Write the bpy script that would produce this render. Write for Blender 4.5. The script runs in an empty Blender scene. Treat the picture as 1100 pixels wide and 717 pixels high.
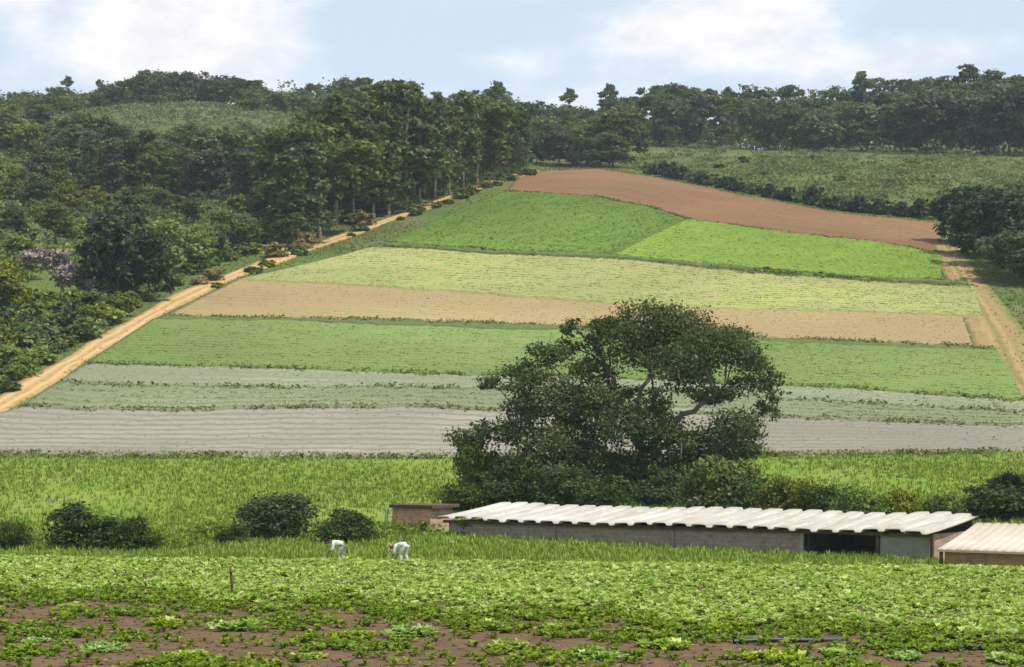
import bpy, bmesh, math, random
import numpy as np
from mathutils import Vector, Matrix, Euler

random.seed(7)
rng = np.random.default_rng(11)
SC = bpy.context.scene
COL = SC.collection
F = 2139.0            # focal length in photo pixels (70 mm on a 36 mm sensor, 1100 px wide)
CX, HY = 550.0, 478.0  # principal column and horizon row of the photograph

# ------------------------------------------------------------------ terrain
KS = np.array([-80, 0, 30, 60, 79, 83, 90, 100, 114, 130, 150, 165, 180, 220, 300, 380, 450, 520, 600, 680, 760, 1000, 1500, 3200], float)
KZ = np.array([-5.6, -5.3, -5.0, -4.95, -4.92, -5.05, -5.9, -6.5, -6.4, -5.9, -4.25, -2.75, -1.0, 8.3, 26.9, 45.4, 61.6, 75.5, 88, 96, 98, 84, 64, 60], float)


def _pchip(xs, ys):
    h = np.diff(xs); d = np.diff(ys) / h
    m = np.zeros_like(ys)
    for i in range(1, len(xs) - 1):
        if d[i - 1] * d[i] > 0:
            w1, w2 = 2 * h[i] + h[i - 1], h[i] + 2 * h[i - 1]
            m[i] = (w1 + w2) / (w1 / d[i - 1] + w2 / d[i])
    m[0], m[-1] = d[0], d[-1]
    return m


KM = _pchip(KS, KZ)


def gz(x, y):
    x = np.asarray(x, float); y = np.asarray(y, float)
    x, y = np.broadcast_arrays(x, y)
    fade = np.clip((175 - y) / 40.0, 0, 1) * np.clip(1.5 - np.abs(x) / 120.0, 0, 1)
    s = np.clip(y + 0.17 * x * fade, -79.9, 3199)
    i = np.clip(np.searchsorted(KS, s, side='right') - 1, 0, len(KS) - 2)
    h = KS[i + 1] - KS[i]; t = (s - KS[i]) / h
    z = ((2 * t**3 - 3 * t**2 + 1) * KZ[i] + (t**3 - 2 * t**2 + t) * h * KM[i]
         + (-2 * t**3 + 3 * t**2) * KZ[i + 1] + (t**3 - t**2) * h * KM[i + 1])
    far = np.clip((y - 190) / 160.0, 0, 1)
    z = z + far * (1.0 * np.sin(x * 0.031 + 0.6) * np.cos(y * 0.017) + 0.7 * np.sin(x * 0.058 + y * 0.021))
    z = z + 14.5 * np.exp(-0.5 * (((x + 112) / 75.0)**2 + ((y - 640) / 95.0)**2))
    z = z + 5.0 * np.exp(-0.5 * (((x - 165) / 60.0)**2 + ((y - 680) / 80.0)**2))
    return z


def gz1(x, y):
    return float(gz(x, y))


def ray(px, py, dmin=20.0, dmax=900.0):
    """Where the line of sight through a photo pixel meets the terrain."""
    D = np.arange(dmin, dmax, 0.5)
    x = (px - CX) / F * D; z = (HY - py) / F * D
    d = gz(x, D) - z
    k = np.argmax(d >= 0) if (d >= 0).any() else len(D) - 1
    if k == 0:
        k = 1
    a, b = d[k - 1], d[k]
    t = float(np.clip(-a / (b - a) if b != a else 0, 0, 1))
    Dd = D[k - 1] + 0.5 * t
    return (px - CX) / F * Dd, Dd


def at(px, D):
    x = (px - CX) / F * D
    return x, D, gz1(x, D)


# ------------------------------------------------------------------ materials
def new_mat(name):
    m = bpy.data.materials.new(name); m.use_nodes = True
    nt = m.node_tree; nt.nodes.clear()
    out = nt.nodes.new('ShaderNodeOutputMaterial')
    return m, nt, out


def ramp(nt, stops):
    r = nt.nodes.new('ShaderNodeValToRGB')
    e = r.color_ramp.elements
    while len(e) < len(stops):
        e.new(0.5)
    for k, (p, c) in enumerate(stops):
        e[k].position = p; e[k].color = (c[0], c[1], c[2], 1)
    return r


def noise(nt, vec, scale, detail=4, rough=0.6):
    n = nt.nodes.new('ShaderNodeTexNoise')
    n.inputs['Scale'].default_value = scale; n.inputs['Detail'].default_value = detail
    n.inputs['Roughness'].default_value = rough
    if vec is not None:
        nt.links.new(vec, n.inputs['Vector'])
    return n


def mixc(nt, a, b, fac, blend='MIX'):
    m = nt.nodes.new('ShaderNodeMix'); m.data_type = 'RGBA'; m.blend_type = blend
    for sock, v in ((m.inputs[6], a), (m.inputs[7], b)):
        if isinstance(v, tuple):
            sock.default_value = (v[0], v[1], v[2], 1)
        else:
            nt.links.new(v, sock)
    if isinstance(fac, (int, float)):
        m.inputs[0].default_value = fac
    else:
        nt.links.new(fac, m.inputs[0])
    return m.outputs[2]


def math_(nt, op, a, b=None, c=None):
    m = nt.nodes.new('ShaderNodeMath'); m.operation = op
    for k, v in enumerate((a, b, c)):
        if v is None:
            continue
        if isinstance(v, (int, float)):
            m.inputs[k].default_value = v
        else:
            nt.links.new(v, m.inputs[k])
    return m.outputs[0]


def mrange(nt, v, a, b, c=0.0, d=1.0):
    m = nt.nodes.new('ShaderNodeMapRange')
    nt.links.new(v, m.inputs[0])
    for k, q in enumerate((a, b, c, d)):
        m.inputs[1 + k].default_value = q
    return m.outputs[0]


def surf(nt, out, col, rough=0.9, bump=None, bstr=0.4, bdist=0.05, spec=0.2):
    p = nt.nodes.new('ShaderNodeBsdfPrincipled')
    if isinstance(col, tuple):
        p.inputs['Base Color'].default_value = (*col, 1)
    else:
        nt.links.new(col, p.inputs['Base Color'])
    p.inputs['Roughness'].default_value = rough
    p.inputs['Specular IOR Level'].default_value = spec
    if bump is not None:
        b = nt.nodes.new('ShaderNodeBump'); b.inputs['Strength'].default_value = bstr
        b.inputs['Distance'].default_value = bdist
        nt.links.new(bump, b.inputs['Height']); nt.links.new(b.outputs[0], p.inputs['Normal'])
    nt.links.new(p.outputs[0], out.inputs['Surface'])
    return p


def pos(nt):
    return nt.nodes.new('ShaderNodeNewGeometry').outputs['Position']


def leaf_mat(name, dark, mid, light, trans=0.3, obj_var=0.25, hue=0.0, rough=0.6):
    """Leaves: every leaf and every plant gets its own tone of the species' colour."""
    m, nt, out = new_mat(name)
    g = nt.nodes.new('ShaderNodeNewGeometry')
    r = ramp(nt, [(0.0, dark), (0.55, mid), (1.0, light)])
    nt.links.new(g.outputs['Random Per Island'], r.inputs[0])
    oi = nt.nodes.new('ShaderNodeObjectInfo')
    hs = nt.nodes.new('ShaderNodeHueSaturation')
    nt.links.new(r.outputs[0], hs.inputs['Color'])
    nt.links.new(mrange(nt, oi.outputs['Random'], 0, 1, 1 - obj_var, 1 + obj_var), hs.inputs['Value'])
    w = nt.nodes.new('ShaderNodeTexWhiteNoise'); w.noise_dimensions = '1D'
    nt.links.new(oi.outputs['Random'], w.inputs['W'])
    nt.links.new(mrange(nt, w.outputs['Value'], 0, 1, 0.5 - 0.034 - hue, 0.5 + 0.006 + hue), hs.inputs['Hue'])
    nt.links.new(mrange(nt, w.outputs['Value'], 0, 1, 1.2, 0.88), hs.inputs['Saturation'])
    p = nt.nodes.new('ShaderNodeBsdfPrincipled')
    nt.links.new(hs.outputs[0], p.inputs['Base Color'])
    p.inputs['Roughness'].default_value = rough; p.inputs['Specular IOR Level'].default_value = 0.25
    t = nt.nodes.new('ShaderNodeBsdfTranslucent')
    nt.links.new(mixc(nt, hs.outputs[0], (0.9, 1.0, 0.4), 0.25, 'MULTIPLY'), t.inputs['Color'])
    mx = nt.nodes.new('ShaderNodeMixShader'); mx.inputs[0].default_value = trans
    nt.links.new(p.outputs[0], mx.inputs[1]); nt.links.new(t.outputs[0], mx.inputs[2])
    nt.links.new(mx.outputs[0], out.inputs['Surface'])
    return m


def noisy_mat(name, c1, c2, scale, rough=0.9, bump=0.3, c3=None, spec=0.2, bdist=0.03):
    m, nt, out = new_mat(name)
    tc = nt.nodes.new('ShaderNodeTexCoord')
    n = noise(nt, tc.outputs['Object'], scale, 6, 0.65)
    n2 = noise(nt, tc.outputs['Object'], scale * 0.17, 3)
    col = mixc(nt, c1, c2, mrange(nt, n.outputs[0], 0.35, 0.65))
    if c3:
        col = mixc(nt, col, c3, mrange(nt, n2.outputs[0], 0.45, 0.68))
    surf(nt, out, col, rough, n.outputs[0], bump, bdist, spec)
    return m


STRIP_TONE = 0.76


def strip_mat(name, c1, c2, soil, period, cover, patch=0.05, bstr=0.6, rowmix=0.8, extra=None):
    """Crop or soil beds: rows follow the strip's own UV (metres along, metres across)."""
    tone = lambda c: None if c is None else tuple(q * STRIP_TONE for q in c)
    c1, c2, soil, extra = tone(c1), tone(c2), tone(soil), tone(extra)
    m, nt, out = new_mat(name)
    uv = nt.nodes.new('ShaderNodeUVMap').outputs[0]
    P = pos(nt)
    sx = nt.nodes.new('ShaderNodeSeparateXYZ'); nt.links.new(uv, sx.inputs[0])
    n1 = noise(nt, P, 1.7, 5, 0.7)
    n2 = noise(nt, P, patch, 4, 0.6)
    mp = nt.nodes.new('ShaderNodeMapping'); mp.inputs['Scale'].default_value = (0.02, 0.45, 1)
    nt.links.new(uv, mp.inputs[0])
    n3 = noise(nt, mp.outputs[0], 1.0, 3, 0.6)
    v = math_(nt, 'ADD', sx.outputs[1], math_(nt, 'MULTIPLY', math_(nt, 'SUBTRACT', n1.outputs[0], 0.5), period * 0.3))
    tri = math_(nt, 'PINGPONG', v, period * 0.5)
    row = mrange(nt, tri, period * 0.5 * (1 - cover) - 0.06, period * 0.5 * (1 - cover) + 0.16)
    crop = mixc(nt, c1, c2, mrange(nt, n1.outputs[0], 0.3, 0.7))
    crop = mixc(nt, crop, mixc(nt, c2, soil, 0.35), mrange(nt, n2.outputs[0], 0.40, 0.66, 0, 0.85))
    band = mixc(nt, crop, mixc(nt, c1, soil, 0.45), mrange(nt, n3.outputs[0], 0.44, 0.60, 0, 0.75))
    n4 = noise(nt, P, .02, 3, .55)
    hv = nt.nodes.new('ShaderNodeHueSaturation'); nt.links.new(band, hv.inputs['Color'])
    nt.links.new(mrange(nt, n4.outputs[0], .36, .64, .80, 1.16), hv.inputs['Value']); nt.links.new(mrange(nt, n2.outputs[0], .35, .65, .492, .51), hv.inputs['Hue'])
    band = hv.outputs[0]
    if extra:
        band = mixc(nt, band, extra, mrange(nt, n3.outputs[0], 0.52, 0.60, 0, 0.6))
    col = mixc(nt, soil, band, math_(nt, 'ADD', math_(nt, 'MULTIPLY', row, rowmix), 1 - rowmix))
    h = math_(nt, 'ADD', math_(nt, 'MULTIPLY', row, 0.6), math_(nt, 'MULTIPLY', n1.outputs[0], 0.6))
    surf(nt, out, col, 0.95, h, bstr, 0.12, 0.1)
    return m


def ground_mat():
    m, nt, out = new_mat('ground_cover')
    P = pos(nt)
    sx = nt.nodes.new('ShaderNodeSeparateXYZ'); nt.links.new(P, sx.inputs[0])
    fine = noise(nt, P, 1.3, 6, 0.7)
    mid = noise(nt, P, 0.09, 5, 0.6)
    big = noise(nt, P, 0.022, 3, 0.5)
    near = mixc(nt, (0.115, 0.195, 0.018), (0.18, 0.25, 0.032), mrange(nt, fine.outputs[0], 0.3, 0.7))
    near = mixc(nt, near, (0.24, 0.24, 0.06), mrange(nt, mid.outputs[0], 0.45, 0.7, 0, 0.8))
    farc = mixc(nt, (0.05, 0.072, 0.018), (0.115, 0.135, 0.04), mrange(nt, fine.outputs[0], 0.3, 0.7))
    farc = mixc(nt, farc, (0.15, 0.15, 0.055), mrange(nt, mid.outputs[0], 0.42, 0.68, 0, 0.8))
    farc = mixc(nt, farc, (0.095, 0.145, 0.03), mrange(nt, big.outputs[0], 0.5, 0.66, 0, 0.7))
    col = mixc(nt, near, farc, mrange(nt, sx.outputs[1], 175, 230))
    # tilled soil of the near field, up to the crest edge
    soil = mixc(nt, (0.085, 0.054, 0.028), (0.165, 0.106, 0.056), mrange(nt, fine.outputs[0], 0.3, 0.7))
    edge = math_(nt, 'ADD', math_(nt, 'ADD', sx.outputs[1], math_(nt, 'MULTIPLY', sx.outputs[0], 0.17)),
                 math_(nt, 'MULTIPLY', mid.outputs[0], 2.0))
    col = mixc(nt, soil, col, mrange(nt, edge, 83.5, 85.5))
    surf(nt, out, col, 0.95, fine.outputs[0], 0.7, 0.12, 0.1)
    return m


# ------------------------------------------------------------------ mesh helpers
def mesh_from(name, V, Fq, mats=(), midx=None, smooth=False, uv=None):
    """V: (n,3) array; Fq: list of face arrays, each (m,3) or (m,4)."""
    V = np.asarray(V, np.float32)
    if not isinstance(Fq, (list, tuple)):
        Fq = [Fq]
    Fq = [np.asarray(f, np.int32) for f in Fq if len(f)]
    me = bpy.data.meshes.new(name)
    me.vertices.add(len(V)); me.vertices.foreach_set('co', V.ravel())
    loops = np.concatenate([f.ravel() for f in Fq])
    tot = np.concatenate([np.full(len(f), f.shape[1], np.int32) for f in Fq])
    start = np.concatenate([[0], np.cumsum(tot)[:-1]]).astype(np.int32)
    me.loops.add(len(loops)); me.loops.foreach_set('vertex_index', loops)
    me.polygons.add(len(tot)); me.polygons.foreach_set('loop_start', start)
    try:
        me.polygons.foreach_set('loop_total', tot)
    except Exception:
        pass
    for m in mats:
        me.materials.append(m)
    if midx is not None:
        me.polygons.foreach_set('material_index', np.asarray(midx, np.int32))
    if smooth:
        me.polygons.foreach_set('use_smooth', np.ones(len(tot), bool))
    if uv is not None:
        l = me.uv_layers.new(name='UVMap')
        l.data.foreach_set('uv', np.asarray(uv, np.float32)[loops].ravel())
    me.update(calc_edges=True)
    return me


def link(name, me, parent=None, loc=(0, 0, 0), rotz=0.0):
    o = bpy.data.objects.new(name, me); COL.objects.link(o)
    o.parent = parent; o.location = loc; o.rotation_euler = (0, 0, rotz)
    return o


def tag(o, label=None, cat=None, group=None, kind=None):
    for k, v in (('label', label), ('category', cat), ('group', group), ('kind', kind)):
        if v:
            o[k] = v
    return o


def thing(name, label, cat, loc=(0, 0, 0), rotz=0.0, group=None):
    o = link(name, None, None, loc, rotz)
    o.empty_display_size = 0.3
    return tag(o, label, cat, group)


class MB:
    """Collects boxes and tubes for ONE mesh."""

    def __init__(self):
        self.bm = bmesh.new()

    def box(self, x0, y0, z0, x1, y1, z1, bev=0.0):
        r = bmesh.ops.create_cube(self.bm, size=1.0)
        for v in r['verts']:
            v.co = Vector((x0 + (v.co.x + .5) * (x1 - x0), y0 + (v.co.y + .5) * (y1 - y0), z0 + (v.co.z + .5) * (z1 - z0)))
        if bev:
            es = list({e for v in r['verts'] for e in v.link_edges})
            bmesh.ops.bevel(self.bm, geom=es, offset=bev, segments=1, affect='EDGES')
        return self

    def prism(self, pts, y0, y1):
        """Polygon in xz pushed from y0 to y1."""
        a = [self.bm.verts.new((p[0], y0, p[1])) for p in pts]
        b = [self.bm.verts.new((p[0], y1, p[1])) for p in pts]
        n = len(pts)
        self.bm.faces.new(a); self.bm.faces.new(b[::-1])
        for i in range(n):
            self.bm.faces.new((a[(i + 1) % n], a[i], b[i], b[(i + 1) % n]))
        return self

    def build(self, name, mat, parent=None, smooth=False):
        bmesh.ops.recalc_face_normals(self.bm, faces=self.bm.faces[:])
        me = bpy.data.meshes.new(name); self.bm.to_mesh(me); self.bm.free()
        me.materials.append(mat)
        if smooth:
            for p in me.polygons:
                p.use_smooth = True
        return link(name, me, parent)


def tube(P, R, n=7):
    """Tapered tube along points P with radii R -> verts, quads."""
    P = np.asarray(P, float); R = np.asarray(R, float)
    T = np.gradient(P, axis=0); T /= np.linalg.norm(T, axis=1, keepdims=True) + 1e-9
    ref = np.array([0.31, 0.95, 0.07]) if abs(T[0][2]) > 0.5 else np.array([0, 0, 1.0])
    A = np.cross(T, ref); A /= np.linalg.norm(A, axis=1, keepdims=True) + 1e-9
    B = np.cross(T, A)
    th = np.linspace(0, 2 * np.pi, n, endpoint=False)
    V = (P[:, None] + R[:, None, None] * (np.cos(th)[None, :, None] * A[:, None] + np.sin(th)[None, :, None] * B[:, None])).reshape(-1, 3)
    q = []
    for i in range(len(P) - 1):
        for k in range(n):
            q.append((i * n + k, i * n + (k + 1) % n, (i + 1) * n + (k + 1) % n, (i + 1) * n + k))
    return V, np.array(q)


def join(parts):
    V, Q, o = [], [], 0
    for v, q in parts:
        V.append(v); Q.append(np.asarray(q) + o); o += len(v)
    return np.concatenate(V), np.concatenate(Q)


def leaves(C, size, r, up=0.25, out=None, aspect=0.6, var=0.35):
    """One bent leaf spray (2 quads folded along a midrib) per centre."""
    n = len(C)
    N = r.normal(size=(n, 3)); N[:, 2] += up * 2
    if out is not None:
        N += out * 0.9
    N /= np.linalg.norm(N, axis=1, keepdims=True) + 1e-9
    A = np.cross(N, r.normal(size=(n, 3))); A /= np.linalg.norm(A, axis=1, keepdims=True) + 1e-9
    B = np.cross(N, A)
    s = (size * (1 + var * r.normal(size=n)).clip(0.4, 2))[:, None]
    a = A * s; b = B * s * aspect; c = N * s * 0.18
    pts = np.stack([C - a, C - 0.25 * a - b - c, C + a, C - 0.15 * a + b - c, C + 0.35 * a + 0.75 * b], 1)
    V = pts[:, [0, 1, 2, 3]].reshape(-1, 3)
    k = np.arange(n)[:, None] * 4
    Q = np.concatenate([k + np.array([0, 1, 2]), k + np.array([0, 2, 3])])
    return V, Q


def lobe_points(lobes, n, r, clump=0.34, inner=0.45):
    """Leaf centres in uneven clumps on the shells of ellipsoid lobes (cx,cy,cz,rx,ry,rz)."""
    L = np.asarray(lobes, float)
    w = (L[:, 3] * L[:, 4] + L[:, 4] * L[:, 5] + L[:, 3] * L[:, 5]); w /= w.sum()
    C, O = [], []
    for l, f in zip(L, w):
        m = max(8, int(n * f)); k = max(4, int(m / 26))
        d = r.normal(size=(k, 3)); d[:, 2] += 0.25; d /= np.linalg.norm(d, axis=1, keepdims=True)
        rad = r.uniform(inner, 1.0, size=(k, 1))**0.6
        cc = d * rad
        pick = r.integers(0, k, m)
        p = cc[pick] + r.normal(size=(m, 3)) * clump * np.array([1, 1, 0.75]) * 0.6
        C.append(l[:3] + p * l[3:6]); O.append(p)
    C = np.concatenate(C); O = np.concatenate(O)
    O /= np.linalg.norm(O, axis=1, keepdims=True) + 1e-9
    return C, O


def limb(a, b, r0, r1, r, sag=0.12, n=6):
    a, b = np.asarray(a, float), np.asarray(b, float)
    t = np.linspace(0, 1, n)[:, None]
    P = a + (b - a) * t
    L = np.linalg.norm(b - a)
    P += np.sin(np.pi * t) * (r.normal(size=3) * 0.06 + np.array([0, 0, sag])) * L
    P[1:-1] += r.normal(size=(n - 2, 3)) * 0.02 * L
    return tube(P, np.linspace(r0, r1, n))


# ------------------------------------------------------------------ plant prototypes (meshes shared by the copies)
def proto_tree(kind, seed):
    r = np.random.default_rng(seed)
    parts = []
    if kind == 'round':          # broad, dense crown, 12 m tall
        H, th = 12.0, 3.2
        lobes = [(0, 0, 8.4, 2.9, 2.9, 2.6), (0, 0, 5.0, 2.8, 2.8, 2.2)]
        for k in range(10):
            a = k * 2.4 + r.uniform(0, .6); d = r.uniform(1.5, 3.3)
            s = r.uniform(1.5, 2.3)
            lobes.append((d * math.cos(a), d * math.sin(a), r.uniform(2.4, 9.8), s, s, s * .85))
        n, ls = 4600, 0.33
    elif kind == 'tall':         # eucalyptus-like, narrow, 18 m
        H, th = 18.0, 6.0
        lobes = []
        for k in range(15):
            a = k * 2.4; zz = 3.6 + 13.5 * (k + .5) / 15
            d = r.uniform(0.3, 2.0) * (1.15 - 0.6 * k / 15)
            s = r.uniform(1.2, 1.9)
            lobes.append((d * math.cos(a), d * math.sin(a), zz, s, s, s * 1.1))
        n, ls = 4600, 0.32
    elif kind == 'loose':        # open crown with gaps, 14 m
        H, th = 14.0, 5.5
        lobes = []
        for k in range(9):
            a = k * 2.4 + r.uniform(0, 1); d = r.uniform(0.8, 3.6)
            s = r.uniform(1.0, 1.7)
            lobes.append((d * math.cos(a), d * math.sin(a), r.uniform(5.5, 13.2), s * 1.3, s * 1.3, s * .7))
        n, ls = 2900, 0.32
    elif kind == 'umbrella':     # bare stem with a small flat head that stands above the others, 16 m
        H, th = 16.0, 13.5
        lobes = []
        for k in range(5):
            a = k * 1.26; d = r.uniform(.7, 1.7)
            lobes.append((d * math.cos(a), d * math.sin(a), 14.0 + r.uniform(-1.4, .7), 1.3, 1.3, .95))
        lobes += [(0, 0, 15.0, 1.5, 1.5, 1.1), (.9, .5, 11.6, .9, .9, .6), (-.8, -.4, 10.4, .8, .8, .55)]
        n, ls = 1500, 0.3
    C, O = lobe_points(lobes, n, r)
    crown = leaves(C, ls, r, 0.3, O)
    lean = r.normal(size=2) * 0.25
    top = np.array([lean[0], lean[1], H * 0.8])
    t = np.linspace(0, 1, 7)[:, None]
    P = np.array([0, 0, -0.6]) + (top - np.array([0, 0, -0.6])) * t
    P[1:-1, :2] += r.normal(size=(5, 2)) * 0.08
    parts.append(tube(P, np.linspace(0.013 * H + .03, 0.05, 7), 8))
    for l in lobes:
        z0 = max(th * 0.75, min(l[2] - 1.2, H * 0.7)) if kind != 'umbrella' else l[2] - 1.6
        f = (z0 + 0.6) / (top[2] + 0.6)
        parts.append(limb(top * f * np.array([1, 1, 0]) + np.array([0, 0, z0]), l[:3], 0.007 * H, 0.03, r, 0.05, 5))
    tv, tq = join(parts)
    return mesh_from('trunk', tv, tq, smooth=True), mesh_from('crown', *crown)


def proto_bush(seed, n=1300, ls=0.15, tall=1.0, flat=False):
    """Shrub about 2 m tall, one mesh: stems and foliage."""
    r = np.random.default_rng(seed)
    lobes = []
    for k in range(7):
        a = k * 2.4 + r.uniform(0, 1); d = r.uniform(0.1, 0.85)
        s = r.uniform(0.32, 0.72)
        lobes.append((d * math.cos(a), d * math.sin(a), r.uniform(0.45, 1.35) * tall, s, s, s * .85))
    lobes.append((0, 0, 0.5, .95, .95, .55))
    C, O = lobe_points(lobes, n, r)
    C[:, 2] = np.maximum(C[:, 2], 0.05)
    lv, lq = leaves(C, ls, r, 0.3, O)
    parts = []
    for l in lobes[:6]:
        parts.append(limb((r.normal() * .08, r.normal() * .08, -.15), l[:3], 0.035, 0.01, r, 0.0, 4))
    sv, sq = join(parts)
    V = np.concatenate([lv, sv])
    return V, lq, sq + len(lv)


def bush_mesh(name, seed, leafm, barkm, **k):
    V, lq, sq = proto_bush(seed, **k)
    return mesh_from(name, V, [lq, sq], (leafm, barkm), [0] * len(lq) + [1] * len(sq))


# ------------------------------------------------------------------ materials in use
M_bark = noisy_mat('bark', (0.06, 0.045, 0.032), (0.13, 0.105, 0.08), 3.0, 0.95, 0.5)
M_palebark = noisy_mat('pale_bark', (0.16, 0.13, 0.10), (0.30, 0.26, 0.21), 2.0, 0.9, 0.4)
M_forest = leaf_mat('forest_leaves', (0.052, 0.085, 0.026), (0.092, 0.138, 0.042), (0.17, 0.215, 0.072), 0.42, 0.35, 0.01)
M_forest2 = leaf_mat('grey_forest_leaves', (0.042, 0.05, 0.032), (0.078, 0.09, 0.052), (0.15, 0.16, 0.09), 0.3, 0.3, 0.012)
M_forest3 = leaf_mat('light_forest_leaves', (0.055, 0.08, 0.022), (0.10, 0.135, 0.036), (0.19, 0.215, 0.07), 0.35, 0.3, 0.012)
FOREST = [M_forest, M_forest, M_forest2, M_forest3, M_forest]
M_euca = leaf_mat('windbreak_leaves', (0.054, 0.084, 0.022), (0.1, 0.145, 0.038), (0.18, 0.225, 0.07), 0.42, 0.25)
M_hill = leaf_mat('hillside_leaves', (0.085, 0.125, 0.022), (0.15, 0.205, 0.04), (0.26, 0.3, 0.072), 0.38, 0.4, 0.012)
M_dark = leaf_mat('dark_leaves', (0.014, 0.032, 0.011), (0.028, 0.056, 0.018), (0.06, 0.095, 0.03), 0.2, 0.2)
M_hero = leaf_mat('big_tree_leaves', (0.034, 0.056, 0.013), (0.064, 0.095, 0.022), (0.13, 0.165, 0.042), 0.35, 0.05)
M_bush = leaf_mat('bush_leaves', (0.026, 0.052, 0.009), (0.052, 0.092, 0.015), (0.105, 0.155, 0.028), 0.35, 0.2)
M_lush = leaf_mat('lush_leaves', (0.045, 0.09, 0.012), (0.085, 0.155, 0.02), (0.16, 0.24, 0.045), 0.3, 0.3)
M_dry = leaf_mat('dry_leaves', (0.19, 0.18, 0.07), (0.29, 0.25, 0.115), (0.40, 0.33, 0.18), 0.2, 0.2, -0.022)
M_olive = leaf_mat('yellow_green_leaves', (0.07, 0.095, 0.012), (0.135, 0.17, 0.022), (0.23, 0.26, 0.045), 0.35, 0.25)
M_grass = leaf_mat('grass_blades', (0.11, 0.19, 0.014), (0.19, 0.285, 0.024), (0.32, 0.36, 0.065), 0.35, 0.0)
M_lettuce = leaf_mat('crop_leaves', (0.14, 0.25, 0.04), (0.255, 0.40, 0.085), (0.47, 0.60, 0.24), 0.35, 0.1, 0, 0.5)
M_weed = leaf_mat('weed_leaves', (0.055, 0.11, 0.016), (0.105, 0.19, 0.026), (0.2, 0.3, 0.06), 0.3, 0.2)
M_clump = leaf_mat('clump_leaves', (0.15, 0.27, 0.035), (0.26, 0.4, 0.07), (0.5, 0.58, 0.22), 0.35, 0.12)
M_pink = leaf_mat('dry_blossom', (0.2, 0.15, 0.13), (0.33, 0.26, 0.23), (0.48, 0.4, 0.36), 0.2, 0.05)
M_ground = ground_mat()

# ------------------------------------------------------------------ ground sheet
def axis(stops):
    out = []
    for a, b, st in stops:
        out.append(np.arange(a, b, st))
    return np.concatenate(out + [[stops[-1][1]]])


xs = axis([(-1600, -360, 60), (-360, -60, 5), (-60, 60, 2.0), (60, 360, 5), (360, 1600, 60)])
ys = axis([(-80, 30, 8), (30, 180, 1.5), (180, 800, 4), (800, 3100, 60)])
X, Y = np.meshgrid(xs, ys)
Z = gz(X, Y)
nx, ny = len(xs), len(ys)
i, j = np.meshgrid(np.arange(nx - 1), np.arange(ny - 1))
b = (j * nx + i).ravel()
gq = np.stack([b, b + 1, b + nx + 1, b + nx], 1)
tag(link('ground', mesh_from('ground', np.stack([X, Y, Z], -1).reshape(-1, 3), gq, (M_ground,), smooth=True)), kind='structure')


# ------------------------------------------------------------------ draped strips
def resample(pts, n):
    P = np.asarray(pts, float)
    d = np.concatenate([[0], np.cumsum(np.linalg.norm(np.diff(P, axis=0), axis=1))])
    t = np.linspace(0, d[-1], n)
    return np.stack([np.interp(t, d, P[:, k]) for k in range(P.shape[1])], 1)


def drape(name, A, B, mat, off, nu, nv, kind='structure', rough=0.0, **tags):
    """Sheet between two ground edges A (far) and B (near), world xy; it lies OFF above the ground and closes down to it at its rim."""
    A = resample(A, nu); B = resample(B, nu)
    v = np.concatenate([[0], np.linspace(0, 1, nv), [1]])
    XY = A[None] * (1 - v)[:, None, None] + B[None] * v[:, None, None]
    XY = np.concatenate([XY[:, :1], XY, XY[:, -1:]], 1)
    Zs = gz(XY[..., 0], XY[..., 1]) + off
    if rough:
        Zs = Zs + rng.normal(size=Zs.shape) * rough
    rim = np.zeros(Zs.shape, bool); rim[0] = rim[-1] = True; rim[:, 0] = rim[:, -1] = True
    Zs[rim] -= off + 0.3
    W = XY.shape[1]; Hh = XY.shape[0]
    i, j = np.meshgrid(np.arange(W - 1), np.arange(Hh - 1)); b = (j * W + i).ravel()
    q = np.stack([b, b + W, b + W + 1, b + 1], 1)
    u = np.concatenate([[0], np.cumsum(np.linalg.norm(np.diff(XY[Hh // 2], axis=0), axis=1))])
    span = np.linalg.norm(A - B, axis=1).mean()
    UV = np.stack(np.broadcast_arrays(u[None, :], (v * span)[:, None]), -1)
    o = link(name, mesh_from(name, np.concatenate([XY, Zs[..., None]], -1).reshape(-1, 3), q, (mat,), smooth=True, uv=UV.reshape(-1, 2)))
    return tag(o, kind=kind, **tags)


def edge(pts):
    P = resample(pts, 90)
    q = [ray(px, py, 150) for px, py in P]
    w = np.cumsum(rng.normal(size=90)) * .26
    w = w - np.linspace(w[0], w[-1], 90)
    return [(x + rng.normal() * .1, y + float(w[k]) + rng.normal() * .2) for k, (x, y) in enumerate(q)]


C_soil = (0.30, 0.19, 0.105)
S_brown = strip_mat('brown_tilled_soil', (0.34, 0.175, 0.088), (0.255, 0.135, 0.068), (0.22, 0.12, 0.058), 2.2, .7, .03, .8, .9, (0.30, 0.22, 0.11))
S_green = strip_mat('mid_green_crop', (0.115, 0.235, 0.022), (0.165, 0.285, 0.034), (0.15, 0.18, 0.045), 1.4, .8)
S_lime = strip_mat('lime_green_crop', (0.19, 0.35, 0.03), (0.25, 0.39, 0.05), (0.22, 0.26, 0.05), 2.2, .8)
S_yellow = strip_mat('yellow_green_crop', (0.37, 0.42, 0.115), (0.31, 0.39, 0.11), (0.44, 0.35, 0.165), 1.8, .7, .05, .6, .8, (0.27, 0.37, 0.10))
S_tan = strip_mat('tan_tilled_soil', (0.47, 0.32, 0.175), (0.40, 0.28, 0.15), (0.39, 0.29, 0.13), 1.8, .6, .04, .5, .8, (0.33, 0.31, 0.10))
S_leaf = strip_mat('leafy_green_crop', (0.16, 0.28, 0.05), (0.21, 0.32, 0.07), (0.23, 0.24, 0.10), 1.5, .75)
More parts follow.
